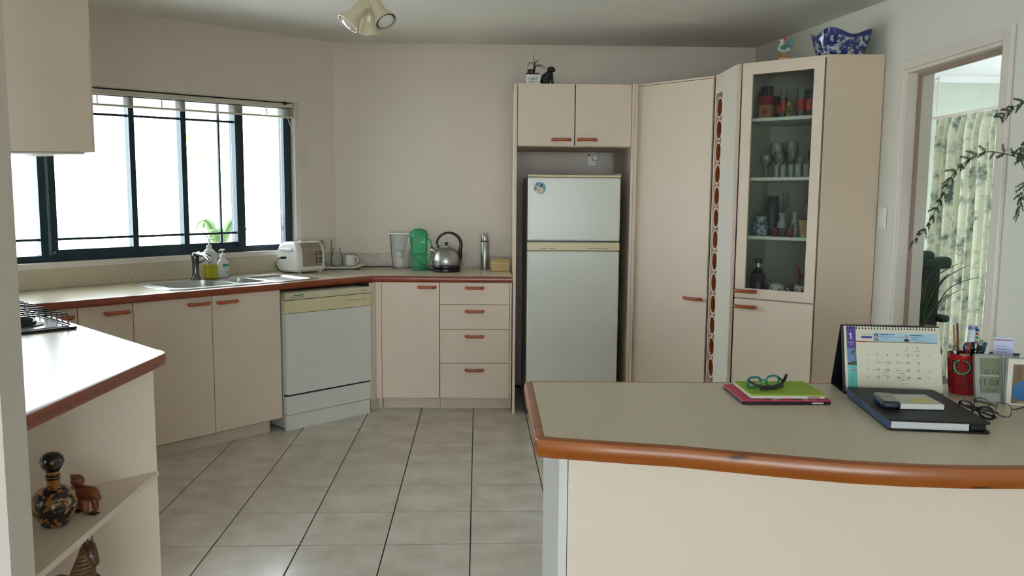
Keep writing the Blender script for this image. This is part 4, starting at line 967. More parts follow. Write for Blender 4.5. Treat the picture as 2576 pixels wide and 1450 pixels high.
o = thing('twig_vase', 'pale bottle vase holding dried twigs on the third shelf', 'vase', gp(.205,.13,Z_J), GA)
G().lathe([(.001,0),(.024,0),(.030,.03),(.024,.07),(.013,.10),(.020,.125)], 20).build('vase_wall', GRC, o, smooth=True)
g = G()
for a, b in ((.03,.11),(-.03,.10),(.0,.13),(.05,.06),(.015,.12)): g.tube([(0,0,.11),(a*.4,.01,.16),(a,.01,.12+b)], .002, 5)
g.build('twigs', mat('twig_brown', '6a5848', .8), o)
o = thing('sprig_vase', 'slim pale vase with dark leaf sprig on the third shelf', 'vase', gp(.275,.13,Z_J), GA)
G().lathe([(.001,0),(.022,0),(.024,.04),(.016,.08),(.011,.11),(.018,.13)], 20).build('vase_wall', GRC, o, smooth=True)
G().vprism([(-.014,.05),(0,.045),(.014,.055),(.004,.06),(.008,.075),(-.004,.065)], -.0255, -.0245).build('sprig_print', DKC, o)
o = thing('flared_vase', 'short flared grey vase at the right of the third shelf', 'vase', gp(.350,.17,Z_J), GA)
G().lathe([(.001,0),(.030,0),(.034,.05),(.022,.10),(.030,.15),(.033,.17)], 20, cap=False).build('vase_wall', GRC, o, smooth=True)
for i, (x, m_, lab) in enumerate(((.195,RDC,'dark red cup at the front left of the third shelf'),(.235,DKC,'near-black cup between the two red cups'),(.275,RDC,'dark red cup at the front right of the third shelf'))):
    t = thing('cup', lab, 'cup', gp(x, .065, Z_J), 0)
    G().lathe([(.001,0),(.014,0),(.018,.01),(.019,.045),(.017,.045),(.015,.01),(.001,.008)], 18).build('cup_wall', m_, t, smooth=True)
t = thing('wooden_holder', 'flared wooden napkin holder at the right end of third shelf', 'holder', gp(.345,.075,Z_J), GA)
G().vprism([(-.012,0),(.020,0),(.026,.09),(-.026,.095)], -.015, .015).build('holder_body', mat('pale_wood', 'a5855c', .6, var=.12, scale=30), t, bevel=.002)
# bottom shelf
t = thing('dark_bottle', 'square dark glass bottle with silver collar on bottom cabinet shelf', 'bottle', gp(.105,.075,Z_B), GA)
GLD = mat('bottle_black_glass', '0c1216', .1, var=.1, coat=.5)
G().prism(rr_poly(-.036,.036,-.022,.022,.01), 0, .128).build('bottle_body', GLD, t, bevel=.006)
G().lathe([(.034,.126),(.026,.140),(.014,.150),(.013,.165)], 20, sy=.7).build('shoulder', GLD, t, smooth=True)
G().lathe([(.0155,.160),(.0155,.182)], 18).build('collar', STEEL, t); G().lathe([(.019,.182),(.019,.205),(.001,.206)], 18).build('stopper', BLACK, t)
G().box(.002,.022,-.0235,-.022,.02,.08).build('label', mat('bottle_label', '5c6468', .5, var=.3, scale=80), t)
def spot_pot(name, lab, cat, loc, prof, lid=None):
    t = thing(name, lab, cat, loc, GA)
    G().lathe(prof, 24).build('pot_wall', mat('ceramic_cream', 'cfcabc', .25), t, smooth=True)
    g = G()
    for k in range(12):
        a = -PI*.95+PI*.9*k/11; z = .022+.035*((k*5) % 7)/7
        r = 0
        for (r0, z0), (r1, z1) in zip(prof, prof[1:]):
            if z0 <= z <= z1 and z1 > z0: r = r0+(r1-r0)*(z-z0)/(z1-z0)
        g.ball((r*math.cos(a), r*math.sin(a), z), .0055, 8, 6)
    g.build('painted_fruit', mat('paint_dark', '26241f', .4), t); return t
t = spot_pot('teapot', 'cream teapot with dark painted fruit on the bottom shelf', 'teapot', gp(.215,.075,Z_B), [(.001,0),(.030,0),(.044,.015),(.046,.040),(.034,.066),(.028,.072),(.02,.078),(.001,.08)])
G().tube([(.040,0,.055),(.058,0,.052),(.070,0,.025),(.060,0,.008)], .004, 8).build('handle', MATS['ceramic_cream'], t, smooth='all')
t = spot_pot('sugar_bowl', 'small cream pot with dark fruit beside the dark bottle', 'pot', gp(.158,.16,Z_B), [(.001,0),(.022,0),(.030,.02),(.032,.045),(.026,.07),(.001,.075)])
for k in range(7):
    t = thing('plate', ['lowest', 'second lowest', 'third lowest', 'middle', 'third highest', 'second highest', 'topmost'][k]+' white plate of the stack in the glass cabinet', 'plate', gp(.325,.18,Z_B+.0105*k), 0, 'stacked white plates in the glass cabinet')
    G().lathe([(.001,0),(.035,0),(.055,.008),(.055,.0095),(.001,.004)], 28).build('plate_body', mat('plate_white', 'a8a698', .3), t, smooth=True)
t = thing('giraffe_figurine', 'orange giraffe figurine standing on the stacked plates', 'figurine', gp(.320,.18,Z_B+.0105*6+.006), GA)
GO = mat('giraffe_orange', '9c3a20', .5)
G().blob([(-.02,0,.045),(.02,0,.045)], [.011,.010], 10).build('body', GO, t, smooth='all')
for x in (-.022,.022): 
    for y in (-.006,.006): G().tube([(x,y,.0),(x,y,.045)], .0035, 6).build('leg', GO, t)
nk = G().tube([(-.02,0,.05),(-.034,0,.085),(-.036,0,.095)], [.008,.006,.006], 8).build('neck', GO, t, smooth='all')
G().blob([(-.034,0,.098),(-.046,0,.094)], [.007,.005], 8).build('head', GO, nk, smooth='all')
t = spot_pot('coffee_cup', 'pale blue-white mug at the front right of the bottom shelf', 'mug', gp(.340,.075,Z_B), [(.001,0),(.024,0),(.028,.004),(.030,.075)])

# ------------------------------------------------------------------ things on the peninsula
T1 = TOP+.001
def slab(g, poly, z0, z1): return g.prism(poly, z0, z1)
def rect(x, y, w_, d_, a):   # corners of a rectangle whose near-left corner is x,y
    ca, sa = math.cos(a), math.sin(a); return [(x, y), (x+w_*ca, y+w_*sa), (x+w_*ca-d_*sa, y+w_*sa+d_*ca), (x-d_*sa, y+d_*ca)]
tb = thing('tablet', 'tablet in a pink patterned cover lying under the green one', 'tablet', (.768, 2.006, T1), -.02)
G().prism(rr_poly(-.111, .111, -.089, .089, .008), 0, .0075).build('tablet_body', mat('tablet_black', '101014', .3), tb, bevel=.002)
PK = mat('cover_pink', 'be2c56', .5, var=.05)
G().prism(rr_poly(-.111, .111, -.089, .089, .008), .0078, .0105).build('cover', PK, tb, bevel=.001)
g = G()
for x0, x1, m_ in ((-.055,-.040,'6a1430'),(-.036,-.020,'b09a94'),(.018,.038,'6a1430'),(.042,.056,'b09a94'),(.066,.074,'b09a94')):
    G().box(x0, x1, -.088, -.060, .0106, .0109).build('pattern_patch', mat('patch_'+m_, m_, .5), tb)
G().box(.062,.090,-.0895,-.088,.002,.006).build('port_slot', mat('slot_grey', 'b8b4a8', .4), tb)
tg = thing('tablet', 'tablet in a lime green cover lying on the pink one', 'tablet', (.776, 2.008, T1+.0115), -.035)
G().prism(rr_poly(-.095, .095, -.078, .078, .008), 0, .0075).build('tablet_body', mat('tablet_white', 'cdc8c0', .3), tg, bevel=.002)
G().prism(rr_poly(-.094, .094, -.077, .077, .008), .0078, .0105).build('cover', mat('cover_lime', '8fb41c', .5, var=.04), tg, bevel=.001)
G().box(.048,.078,-.0785,-.077,.002,.006).build('port_slot', mat('slot_pink', 'a06a70', .4), tg)

def spectacles(name, lab, loc, rz, m, lens=.024, hgt=.016, open_=1, up_=.0, mt=None, lean=0, rr0=.0026):
    t = thing(name, lab, 'glasses', loc, rz)
    for s in (-1, 1):
        cx_ = s*(lens+.009); pts = []
        for i in range(18):
            a = 2*PI*i/18; c_, s_ = math.cos(a), math.sin(a); k = (abs(c_)**2.8+abs(s_)**2.8)**(-1/2.8)
            pts.append((cx_+lens*c_*k, lean*(hgt*s_*k), hgt*s_*k+hgt+up_))
        r_ = G().tube(pts, rr0, 6, True).build('rim', m, t, smooth='all')
        n = len(pts); G().add(pts, [tuple(range(n))]).build('lens', GLASSW, r_)
    G().tube([(-.009,0,hgt*1.25+up_),(0,-.002,hgt*1.4+up_),(.009,0,hgt*1.25+up_)], .0019, 6).build('bridge', m, t, smooth='all')
    return t
g1 = spectacles('reading_glasses', 'green framed glasses lying on the lime green tablet', (.738, 2.012, T1+.0235), .30, mat('frame_teal', '0d6b62', .25, coat=.5), lens=.0195, hgt=.0135, rr0=.0030)
for pts in ([(-.048,0,.021),(-.050,-.008,.020),(-.034,-.022,.009),(.004,-.034,.005),(.036,-.026,.009),(.056,-.014,.020),(.064,-.010,.030)], [(.048,0,.021),(.052,-.008,.016),(.036,-.030,.006),(.004,-.040,.005),(-.022,-.042,.005),(-.038,-.040,.005)]):
    G().tube(pts, [.0028,.0032]+[.0040]*(len(pts)-3)+[.0036], 8, flat=.7).build('temple', BLACK, g1, smooth='all')

# desk calendar
ca_a = math.atan2(-.037, .239)
cal = thing('desk_calendar', 'spiral-bound January desk calendar on a black stand', 'calendar', (.966, 2.030, T1), ca_a)
CW, CHt, LE = .2420, .172, .052      # width, height, lean
ln = math.hypot(CHt, LE)
def page(x, h, off=0):               # point on the leaning page, h measured up the page
    return (x, LE*h/ln - off*CHt/ln, CHt*h/ln + off*LE/ln)
def pbox(g, x0, x1, h0, h1, o0, o1):
    return g.add([page(x0,h0,o0),page(x1,h0,o0),page(x1,h1,o0),page(x0,h1,o0),page(x0,h0,o1),page(x1,h0,o1),page(x1,h1,o1),page(x0,h1,o1)], [(0,1,2,3),(7,6,5,4),(4,5,1,0),(5,6,2,1),(6,7,3,2),(7,4,0,3)])
BK = mat('calendar_black', '14141c', .45)
g = pbox(G(), -.006, CW+.001, -.001, ln+.003, -.0035, -.001); g.build('stand_front', BK, cal)
g = G(); g.add([(-.006, .118, .0),(CW, .118, .0),(CW, LE+.004, CHt+.003),(-.006, LE+.004, CHt+.003),(-.006, .121, .0),(CW, .121, .0),(CW, LE+.008, CHt+.003),(-.006, LE+.008, CHt+.003)], [(0,1,2,3),(7,6,5,4),(4,5,1,0),(5,6,2,1),(6,7,3,2),(7,4,0,3)]); g.build('stand_back', BK, cal)
G().box(-.006, CW, .0, .120, -.0, .002).build('stand_base', BK, cal)
pg_ = pbox(G(), 0, CW, .008, ln, -.001, .0012).build('page', mat('page_cream', 'cdc9b8', .65, var=.01), cal)
def ink(name, hexc): return mat(name, hexc, .6, var=.02)
PUR = ink('ink_purple', '4a3c86')
sx0, sx1 = .0065, .0300
pbox(G(), sx0, sx1, .120, ln-.001, .0012, .0016).build('purple_band', PUR, pg_)
pbox(G(), sx0, sx1, .084, .122, .0012, .0015).build('sky_print', ink('ink_sky', '5f7fae'), pg_)
pbox(G(), sx0, sx1, .012, .078, .0012, .0015).build('sea_print', mat('ink_sea', '4aa39c', .6, hex2='7cc0b4', scale=20, stretch=(1,1,.3)), pg_)
g = G(); P = [(sx0,.076),(sx1,.076),(sx1,.087),(.020,.086),(.012,.083),(sx0,.083)]; g.add([page(a,b,.0017) for a,b in P], [tuple(range(len(P)))]); g.build('island_print', ink('ink_island', '3d4440'), pg_)
g = G()
for k in range(8):
    a = PI*(.15+.95*k/7); c0 = (.024, .108); e_ = (c0[0]+.012*math.cos(a) if c0[0]+.012*math.cos(a) < sx1 else sx1, c0[1]+.016*math.sin(a)); q = (c0[0]+.004*math.cos(a+.5), c0[1]+.006*math.sin(a+.5))
    g.add([page(*c0,.0019), page(*q,.0019), page(*e_,.0019)], [(0,1,2)])
g.add([page(.0235,.108,.0019),page(.0250,.108,.0019),page(.0285,.086,.0019),page(.0265,.086,.0019)], [(0,1,2,3)])
g.build('palm_print', ink('ink_palm', '4c5a34'), pg_)
g = G(); g.add([page(a,b,.0018) for a,b in ((.012,.062),(.018,.066),(sx1,.062),(sx1,.060),(.014,.060))], [(0,1,2,3,4)]); g.build('canoe_print', ink('ink_rose', 'a0706c'), pg_)
def ptext(g, txt, size, x, h, off=.0020):
    v, f = text_geo(txt, size); return g.add([page(a+x, b+h, off) for a, _, b in v], f)
g = G(); P = [(.0165,.144),(.0185,.144),(.0185,.161),(.0170,.161),(.0128,.1575),(.0128,.1555),(.0165,.158)]; g.add([page(a,b,.0020) for a,b in P], [tuple(range(7))]); ptext(g, 'JANUARY', .0035, .0180, .136); ptext(g, '2015', .0035, .0180, .131); g.build('month_lettering', ink('ink_white', 'e2e0e4'), pg_)
hb_ = pbox(G(), .074, CW-.006, .1415, .163, .0012, .0015).build('header_print', mat('ink_header', '86aecb', .6, hex2='a8c4d2', scale=14), pg_)
pbox(G(), .088, .1485, .1405, .1415, .0012, .0015).build('header_rule', ink('ink_rule', 'c0beb0'), pg_)
pbox(G(), .044, .071, .148, .154, .0012, .0016).build('logo_box', PUR, pg_)
g = G(); ptext(g, 'Team Home', .005, .057, .1585, .0018); ptext(g, '+64', .0035, .039, .150, .0018); g.build('logo_lettering', ink('ink_grey', '77757a'), pg_)
for x, hr, sh_ in ((.082, '3e2c28', '6e8088'), (.158, 'b09a90', '1c1c24')):
    g = G(); pr2 = [(x-.0075,.1415),(x-.006,.146),(x,.149),(x+.006,.146),(x+.0075,.1415)]; g.add([page(a,b,.0017) for a,b in pr2], [tuple(range(5))[::-1]]); g.build('portrait_shirt', ink('ink_'+sh_, sh_), hb_)
    g = G(); g.add([page(a,b,.0018) for a,b in polar(x,.1545,.0052,14,.95,1.2)], [tuple(range(14))[::-1]]); g.build('portrait_hair', ink('ink_'+hr, hr), hb_)
    g = G(); g.add([page(a,b,.0019) for a,b in polar(x,.1530,.0038,14,.9,1.2)], [tuple(range(14))[::-1]]); g.build('portrait_face', ink('ink_skin', 'b48d7c'), hb_)
g = G()
for x0, x1, h in ((.093,.128,.158),(.093,.150,.152),(.098,.112,.148),(.167,.198,.157),(.169,.188,.1515),(.172,.186,.147)): pbox(g, x0, x1, h, h+(.0018 if h > .156 else .0007), .0016, .0019)
g.build('header_text_lines', ink('ink_navy', '34465e'), hb_)
for i in range(7): pbox(G(), .030+.0293*i, .030+.0293*(i+1)-.0006, .1375, .1405, .0012, .0016).build('weekday_cell', ink('ink_red', 'b03a40') if i == 0 else ink('ink_blue', '6f84b4') if i == 6 else ink('ink_taupe', '85806f'), pg_)
colx = [.0530, .0785, .1040, .1295, .1550, .1805, .2060]
gk, grd, gbl = G(), G(), G(); dnum = 1
for row in range(5):
    h = .1285-.0198*row-(.0 if row else 0)
    for c_ in range(7):
        if row == 0 and c_ < 4: continue
        g = grd if c_ == 0 else gbl if c_ == 6 else gk
        ptext(g, str(dnum), .0090, colx[c_]+.004, h-.004, .0018); dnum += 1
gk.build('date_numbers', ink('ink_date', '3a372f'), pg_); grd.build('sunday_numbers', ink('ink_pale_red', 'a88478'), pg_); gbl.build('saturday_numbers', ink('ink_pale_blue', '9aa0a8'), pg_)
random.seed(3); g = G()
for x, h, n in ((.089,.084,3),(.139,.084,3),(.114,.084,1),(.070,.064,1),(.096,.064,2),(.093,.057,3),(.140,.064,2),(.140,.057,2),(.140,.050,2),(.140,.044,2),(.140,.038,2),(.140,.031,3),(.140,.026,2),(.163,.1045,2),(.150,.116,2),(.174,.116,3),(.098,.050,2)):
    for k in range(n*2):
        xx = x+k*.0028; g.tube([page(xx+dx, h+dh, .0018) for dx, dh in ((0,0),(.0008,random.uniform(.001,.003)),(.0016,random.uniform(-.0008,.001)),(.0026,random.uniform(.0,.0025)))], .00022, 4)
for x, h in ((.108,.078),(.1365,.058),(.108,.020)): g.tube([page(x,h,.0018),page(x,h-.002,.0018)], .0009, 6)
g.build('pencil_notes', ink('ink_pencil', '6a6660'), pg_)['kind'] = 'stuff'
g0 = None
for k in range(30):
    x = .010+.0076*k
    pts = [page(x, ln-.005, .0016)]
    for i in range(9):
        a = -PI*.1+PI*1.25*i/8; pts.append((x, page(x, ln+.001)[1]-.0055*math.cos(a)+.002, page(x, ln+.001)[2]+.0055*math.sin(a)))
    if g0 is None:
        x00 = x; o = G().tube(pts, .0006, 5).build('ring', mat('ring_black', '26242a', .3, metal=.6), cal); g0 = o; hole = G().add([page(x-.0016,ln-.0075,.0018),page(x+.0016,ln-.0075,.0018),page(x+.0016,ln-.0045,.0018),page(x-.0016,ln-.0045,.0018)], [(0,1,2,3)]).build('ring_hole', BK, o)
    else:
        o = bpy.data.objects.new('ring', g0.data); C.objects.link(o); o.parent = cal; o.location = (x-x00, 0, 0)
        h_ = bpy.data.objects.new('ring_hole', hole.data); C.objects.link(h_); h_.parent = o

# black folio, phone, note pad, sticky note
fo = thing('document_folio', 'black leather zip folio lying in front of the calendar', 'folio', (.905, 1.692, T1), math.radians(-9))
LEA = mat('black_leather', '0c0c10', .5, var=.2, bump=.3, bscale=250, spec=.3); 
fpoly = lambda i: rr_poly(0+i, .215-i, 0+i, .318-i, .012)
G().prism(fpoly(0), 0, .004).build('back_cover', LEA, fo, bevel=.0015)
G().prism(fpoly(0), .020, .024).build('front_cover', LEA, fo, bevel=.0015)
G().prism(rr_poly(.006, .170, .003, .310, .004), .0045, .0195).build('paper_block', mat('paper_block', 'c4c4c6', .7, var=.06, scale=3, stretch=(1,1,300)), fo)
G().vprism([(0,.002),(.0,.022),(.006,.023),(.006,.001)], .004, .314).build('spine', mat('spine_highlight', '1c4068', .3), fo, bevel=.002)  # blue paints a bluish highlight along the black leather spine
G().box(.172, .205, .006, .312, .0045, .0195).build('inner_pocket', LEA, fo, bevel=.002)
Z2 = T1+.0255
np_ = thing('note_pad', 'white note block lying on the black folio', 'note pad', (.975, 1.776, Z2), math.radians(-6))
G().box(0, .098, 0, .100, 0, .0125).build('paper_stack', mat('pad_white', 'd0d0cc', .7), np_, bevel=.001)
G().box(.018, .072, .0905, .0935, .0126, .0129).build('heading_line', mat('pad_rose', '8a5a5c', .6), np_)
st = G(); st.add([(0,0,.0),(.048,0,0),(.050,.034,0),(.004,.034,0),(-.006,.02,.004)], [(0,1,2,3),(0,3,4)])
o = st.build('sticky_note', mat('sticky_yellow', 'd8cc74', .6), None, loc=(1.012, 1.786, Z2+.0139), rot=(0,0,math.radians(-4))); o.modifiers.new('s', 'SOLIDIFY').thickness = .0008
tag(o, 'yellow sticky note curling on the white note block', 'note')
ph = thing('mobile_phone', 'dark blue mobile phone lying on the folio', 'phone', (.936, 1.783, Z2), math.radians(-14))
G().prism(rr_poly(0, .042, 0, .098, .009), 0, .0165).build('phone_body', mat('phone_blue', '16202e', .25, coat=.5), ph, bevel=.005, seg=3, smooth=True)
G().box(-.0006, .002, .012, .088, .004, .010).build('side_strip', mat('phone_side', '1f6aa8', .2, metal=.5), ph, bevel=.001)
G().prism(rr_poly(.006, .036, .050, .092, .003), .0166, .0170).build('screen', mat('phone_screen', '6e6a66', .15), ph)

bg_ = spectacles('reading_glasses', 'black framed glasses folded beside the folio corner', (1.178, 1.812, T1+.001), math.radians(-78), mat('frame_black', '101010', .25), lens=.021, hgt=.013)
for s, z in ((-1, .009), (1, .014)): G().tube([(s*.049,0,.020),(s*.053,.008,z+.004),(s*.030,.014+.004*s,z),(-s*.020,.016+.004*s,z-.002),(-s*.046,.015+.004*s,z-.004)], [.0024,.0024,.0024,.0026,.0028], 6).build('temple', BLACK, bg_, smooth='all')
wg_ = spectacles('reading_glasses', 'thin wire glasses with a raised dark arm behind the black pair', (1.224, 1.822, T1+.001), math.radians(-66), mat('frame_wire', '6a5c48', .25, metal=.8), lens=.018, hgt=.016, rr0=.0011)
G().tube([(.046,0,.022),(.050,.006,.022),(.056,.030,.026),(.062,.055,.032)], [.0016,.0016,.0020,.0030], 6).build('temple', mat('frame_tip', '2a201a', .4), wg_, smooth='all')
G().tube([(-.046,0,.022),(-.049,.006,.021),(-.046,.040,.012),(-.040,.070,.004)], [.0016,.0016,.0022,.0026], 6).build('temple', MATS['frame_tip'], wg_, smooth='all')

# red mesh pen basket
pb = thing('pen_basket', 'red plastic lattice pen basket with a green ring', 'basket', (1.290, 2.045, T1), 0)
REDP = mat('basket_red', 'b01c22', .35, var=.05, coat=.3)
def rb(z): return .034+.008*z/.100
o = G().lathe([(.001,0),(.034,0),(.0345,.004),(rb(.014),.014),(rb(.014)-.002,.014),(.032,.004),(.001,.004)], 36).build('base_ring', REDP, pb, smooth=True)
G().lathe([(rb(.090),.090),(rb(.105)+.001,.105),(rb(.105)-.002,.105),(rb(.09)-.002,.090)], 36, cap=False).build('top_rim', REDP, pb, smooth=True)
g = G()
for k in range(44):
    a = 2*PI*k/44; g.tube([(rb(z)*math.cos(a), rb(z)*math.sin(a), z) for z in (.012, .05, .092)], .0013, 4)
for k in range(13):
    z = .018+.0060*k; g.tube([((rb(z))*math.cos(2*PI*i/36), (rb(z))*math.sin(2*PI*i/36), z) for i in range(36)], .0014, 4, True)
o = g.build('lattice', REDP, pb)
G().lathe([(.034,.004),(rb(.1)-.003,.1)], 30, cap=False).build('hole_shade', mat('basket_hole_shade', '4a0c12', .5), pb, smooth=True)  # added dark sheet, colours the lattice holes as if in shade
g = G(); va = math.atan2(-2.045, -1.290)
pts = []
for i in range(19):
    a = PI/2+.28+(2*PI-.56)*i/18; da = .0185*math.cos(a)/rb(.075); z = .074+.0185*math.sin(a); pts.append(((rb(z)+.002)*math.cos(va-.16+da), (rb(z)+.002)*math.sin(va-.16+da), z))
g.tube(pts, .0022, 8).build('green_ring', mat('ring_green', '27a068', .35), pb, smooth='all')
def pen(name, lab, dx, dy, tilt, h, r, m, m2=None, cat='pen', square=False):
    t = thing(name, lab, cat, (1.290+dx, 2.045+dy, T1+.006), 0)
    tx, ty = tilt; top = Vector((tx, ty, h))
    G().tube([(0,0,0), tuple(top*.12), tuple(top*.85), tuple(top)], [.001, r, r, r*.75], 8).build('barrel', m, t, smooth='all')
    if m2: G().tube([tuple(top*.72), tuple(top*1.0)], [r*1.15, r*1.1], 8).build('cap', m2, t, smooth='all')
    return t
CL = thin_glass('clear_plastic', 'c9cbb8', .6, .35)
DB = mat('pen_navy', '141c3c', .25, coat=.5); BLU = mat('pen_blue', '1c3c8a', .25, coat=.5); SIL = mat('pen_silver', 'a8a8a8', .25, metal=.9); WD = mat('pencil_wood', 'a07838', .5); WD2 = mat('pencil_brown', '5c3018', .4)
pen('paintbrush', 'yellow wooden stick leaning in the red basket', -.010, .008, (-.018,.008), .172, .0030, WD, None, 'stick')
pen('pencil', 'dark brown pencil beside the yellow stick', -.004, .010, (-.012,.010), .176, .0032, WD2, None, 'pencil')
t = thing('glue_syringe', 'white tapering marker with blue and red printing in the red basket', 'marker', (1.286, 2.035, T1+.006), 0)
G().tube([(0,0,0),(.003,0,.07),(.012,.004,.12),(.017,.006,.175)], [.002,.004,.009,.010], 12).build('barrel', mat('marker_white', 'c4ccd8', .35), t, smooth='all')
G().tube([(.016,.006,.162),(.0168,.006,.172)], [.0102,.0104], 12).build('blue_band', BLU, t)
for i, (z, m_) in enumerate(((.160,'2a3050'),(.150,'a83040'),(.140,'2f8a4c'))): G().box(.0215, .0255, -.006, .0, z, z+.006).build('colour_mark', mat('mark_'+m_, m_, .4), t)
pen('ballpoint_pen', 'black pen with silver clip in the middle of the basket', .006, -.006, (.004,-.004), .132, .0066, DB, mat('pen_black', '101014', .2, coat=.5))
pen('ballpoint_pen', 'silver tipped black pen leaning right in the basket', .010, -.010, (.018,-.010), .122, .0070, mat('pen_grey', '8c9098', .3, metal=.5), MATS['pen_black'])
pen('ballpoint_pen', 'small silver clicker pen at left of the basket', -.026, -.008, (-.012,-.004), .118, .0045, MATS['pen_black'], SIL)
pen('ballpoint_pen', 'short dark pen leaning at the left rim', -.022, .000, (-.006,.004), .116, .0065, mat('pen_olive', '2a2c24', .3), None)
pen('ballpoint_pen', 'clear barrelled pen leaning right of the scissors', .016, .004, (.030,.004), .134, .0055, CL, None)
pen('ballpoint_pen', 'shiny blue pen at the right of the basket', .022, .006, (.038,.006), .126, .0042, BLU, mat('pen_azure', '1f5a9c', .25))
pen('ballpoint_pen', 'pink topped dark pen near the basket centre', -.002, -.012, (-.002,-.004), .130, .0060, DB, mat('pen_pink', '7c3a48', .3))
t = thing('scissors', 'blue handled scissors standing in the red basket', 'scissors', (1.298, 2.048, T1+.020), math.radians(-25))
g = G(); g.box(-.003, .003, -.0006, .0006, .0, .095); g.build('blade', SIL, t)
for s in (-1, 1): G().tube([(s*.0085+.0075*math.cos(2*PI*i/14)+.006, 0, .103+.012*math.sin(2*PI*i/14)+s*.003) for i in range(14)], .0026, 8, True).build('finger_loop', BLU, t, smooth='all')
t = thing('eraser_disc', 'round beige disc lying in the mouth of the basket', 'eraser', (1.272, 2.020, T1+.101), 0)
G().lathe([(.012,0),(.0125,.002),(.0125,.006),(.001,.007)], 20).build('disc', mat('disc_beige', 'b89c7c', .6), t, smooth=True)

# digital clock
ck = thing('digital_clock', 'silver digital clock with two grey screens beside the red basket', 'clock', (1.255, 1.935, T1), math.radians(-9))
SL = mat('clock_silver', '8e8f89', .45, metal=.2)
KH, KL = .121, .022
kn = math.hypot(KH, KL)
def kp(x, h, off): return (x, KL*h/kn-off*KH/kn, KH*h/kn+off*KL/kn)
def kbox(g, x0, x1, h0, h1, o0, o1):
    return g.add([kp(x0,h0,o0),kp(x1,h0,o0),kp(x1,h1,o0),kp(x0,h1,o0),kp(x0,h0,o1),kp(x1,h0,o1),kp(x1,h1,o1),kp(x0,h1,o1)], [(0,1,2,3),(7,6,5,4),(4,5,1,0),(5,6,2,1),(6,7,3,2),(7,4,0,3)])
kbox(G(), 0, .070, .0, kn, -.014, 0).build('case', SL, ck, bevel=.003)
kbox(G(), .066, .072, .002, kn-.002, -.012, .001).build('side_strip', mat('clock_edge', 'c4c8d0', .2, metal=.6), ck, bevel=.001)
LCD = mat('lcd_green', '6c725b', .25)
for h0, h1 in ((.070,.112),(.024,.066)): kbox(G(), .012, .058, h0, h1, .0, .001).build('screen', LCD, ck)
g = G()
def kt_(txt, size, x, h):
    v, f = text_geo(txt, size); g.add([kp(a+x, b+h, .0014) for a, _, b in v], f)
kt_('22', .013, .026, .077); kt_('5.6', .013, .047, .077); kt_('11 03', .022, .0305, .051); kt_('55', .012, .051, .049); kt_('1-24 SAT', .010, .035, .031)
g.build('screen_digits', mat('lcd_dark', '14160f', .4), ck)

# photo frame at the right edge, card holder behind
pf = thing('photo_frame', 'clear acrylic photo frame cut off at the right edge', 'photo frame', (1.317, 1.910, T1), math.radians(-12))
G().box(-.006, .150, .012, .016, 0, .122).build('acrylic_back', GLASSP, pf)
G().box(-.003, .150, -.004, .011, 0, .118).build('white_mount', mat('mount_white', 'c8c4ba', .4), pf, bevel=.001)
im = G().box(.009, .142, -.0052, -.004, .006, .104).build('photo_print', mat('photo_brown', '4a3a2a', .4, hex2='7a5c3c', scale=9, stretch=(6,1,1)), pf)
G().vprism([(.009,.034),(.014,.052),(.026,.064),(.045,.060),(.070,.052),(.080,.030),(.060,.014),(.030,.012),(.012,.020)], -.0056, -.0052).build('blue_shirt_print', mat('print_blue', '1f5a8c', .5, var=.15), im)
G().vprism(polar(.055,.068,.015,16), -.0060, -.0056).build('face_print', mat('print_pink', 'a06a64', .5), im)
G().vprism([(.018,.006),(.030,.012),(.060,.010),(.100,.016),(.142,.006)], -.0060, -.0056).build('sand_print', mat('print_sand', '8a8058', .5, var=.2, scale=40), im)
ch = thing('card_holder', 'letter holder with a printed white card behind the clock', 'card holder', (1.340, 2.010, T1), math.radians(-20))
G().box(0, .070, .030, .034, 0, .110).build('back_plate', mat('holder_grey', '5a5560', .4), ch, bevel=.001)
G().box(0, .070, .0, .004, 0, .060).build('front_plate', mat('holder_violet', '3c3a6c', .4), ch, bevel=.001)
G().box(0, .070, .0, .034, 0, .004).build('holder_base', MATS['holder_grey'], ch)
cd = G().box(.004, .050, .014, .0155, .005, .152).rot(0).build('card', mat('card_white', 'b8c0e0', .5), ch)
g = G()
for k in range(4): g.box(.012, .040-.005*(k % 2), .0132, .0138, .105+.008*k, .1065+.008*k)
g.build('card_print', mat('card_ink', '6a74b8', .5), cd)
G().box(.006, .048, .0130, .0138, .144, .147).build('card_heading', mat('card_rose', '8a5a64', .5), cd)
t = thing('blue_clip', 'dark blue lump of a peg behind the card holder', 'peg', (1.415, 2.075, T1), 0)
G().lathe([(.012,0),(.012,.08),(.017,.085),(.017,.115),(.010,.122),(.001,.123)], 16).build('peg_body', mat('peg_blue', '14306a', .4), t, smooth=True)

# ------------------------------------------------------------------ ornaments on the left display shelves
bt = thing('ornate_flask', 'round black and gold floral flask with ball stopper on the shelf', 'flask', (-1.146, 2.160, .515), 0)
m = bpy.data.materials.new('gold_floral'); m.use_nodes = True; nt = m.node_tree; N = nt.nodes; L = nt.links
b = N['Principled BSDF']; b.inputs['Roughness'].default_value = .22; b.inputs['Coat Weight'].default_value = .5
tc = N.new('ShaderNodeTexCoord'); n0 = N.new('ShaderNodeTexNoise'); n0.inputs['Scale'].default_value = 30; n0.inputs['Detail'].default_value = 1
vo = N.new('ShaderNodeTexVoronoi'); vo.inputs['Scale'].default_value = 42; mx = N.new('ShaderNodeMixRGB'); mx.inputs[0].default_value = .08
L.new(tc.outputs['Object'], n0.inputs['Vector']); L.new(tc.outputs['Object'], mx.inputs[1]); L.new(n0.outputs['Color'], mx.inputs[2]); L.new(mx.outputs[0], vo.inputs['Vector'])
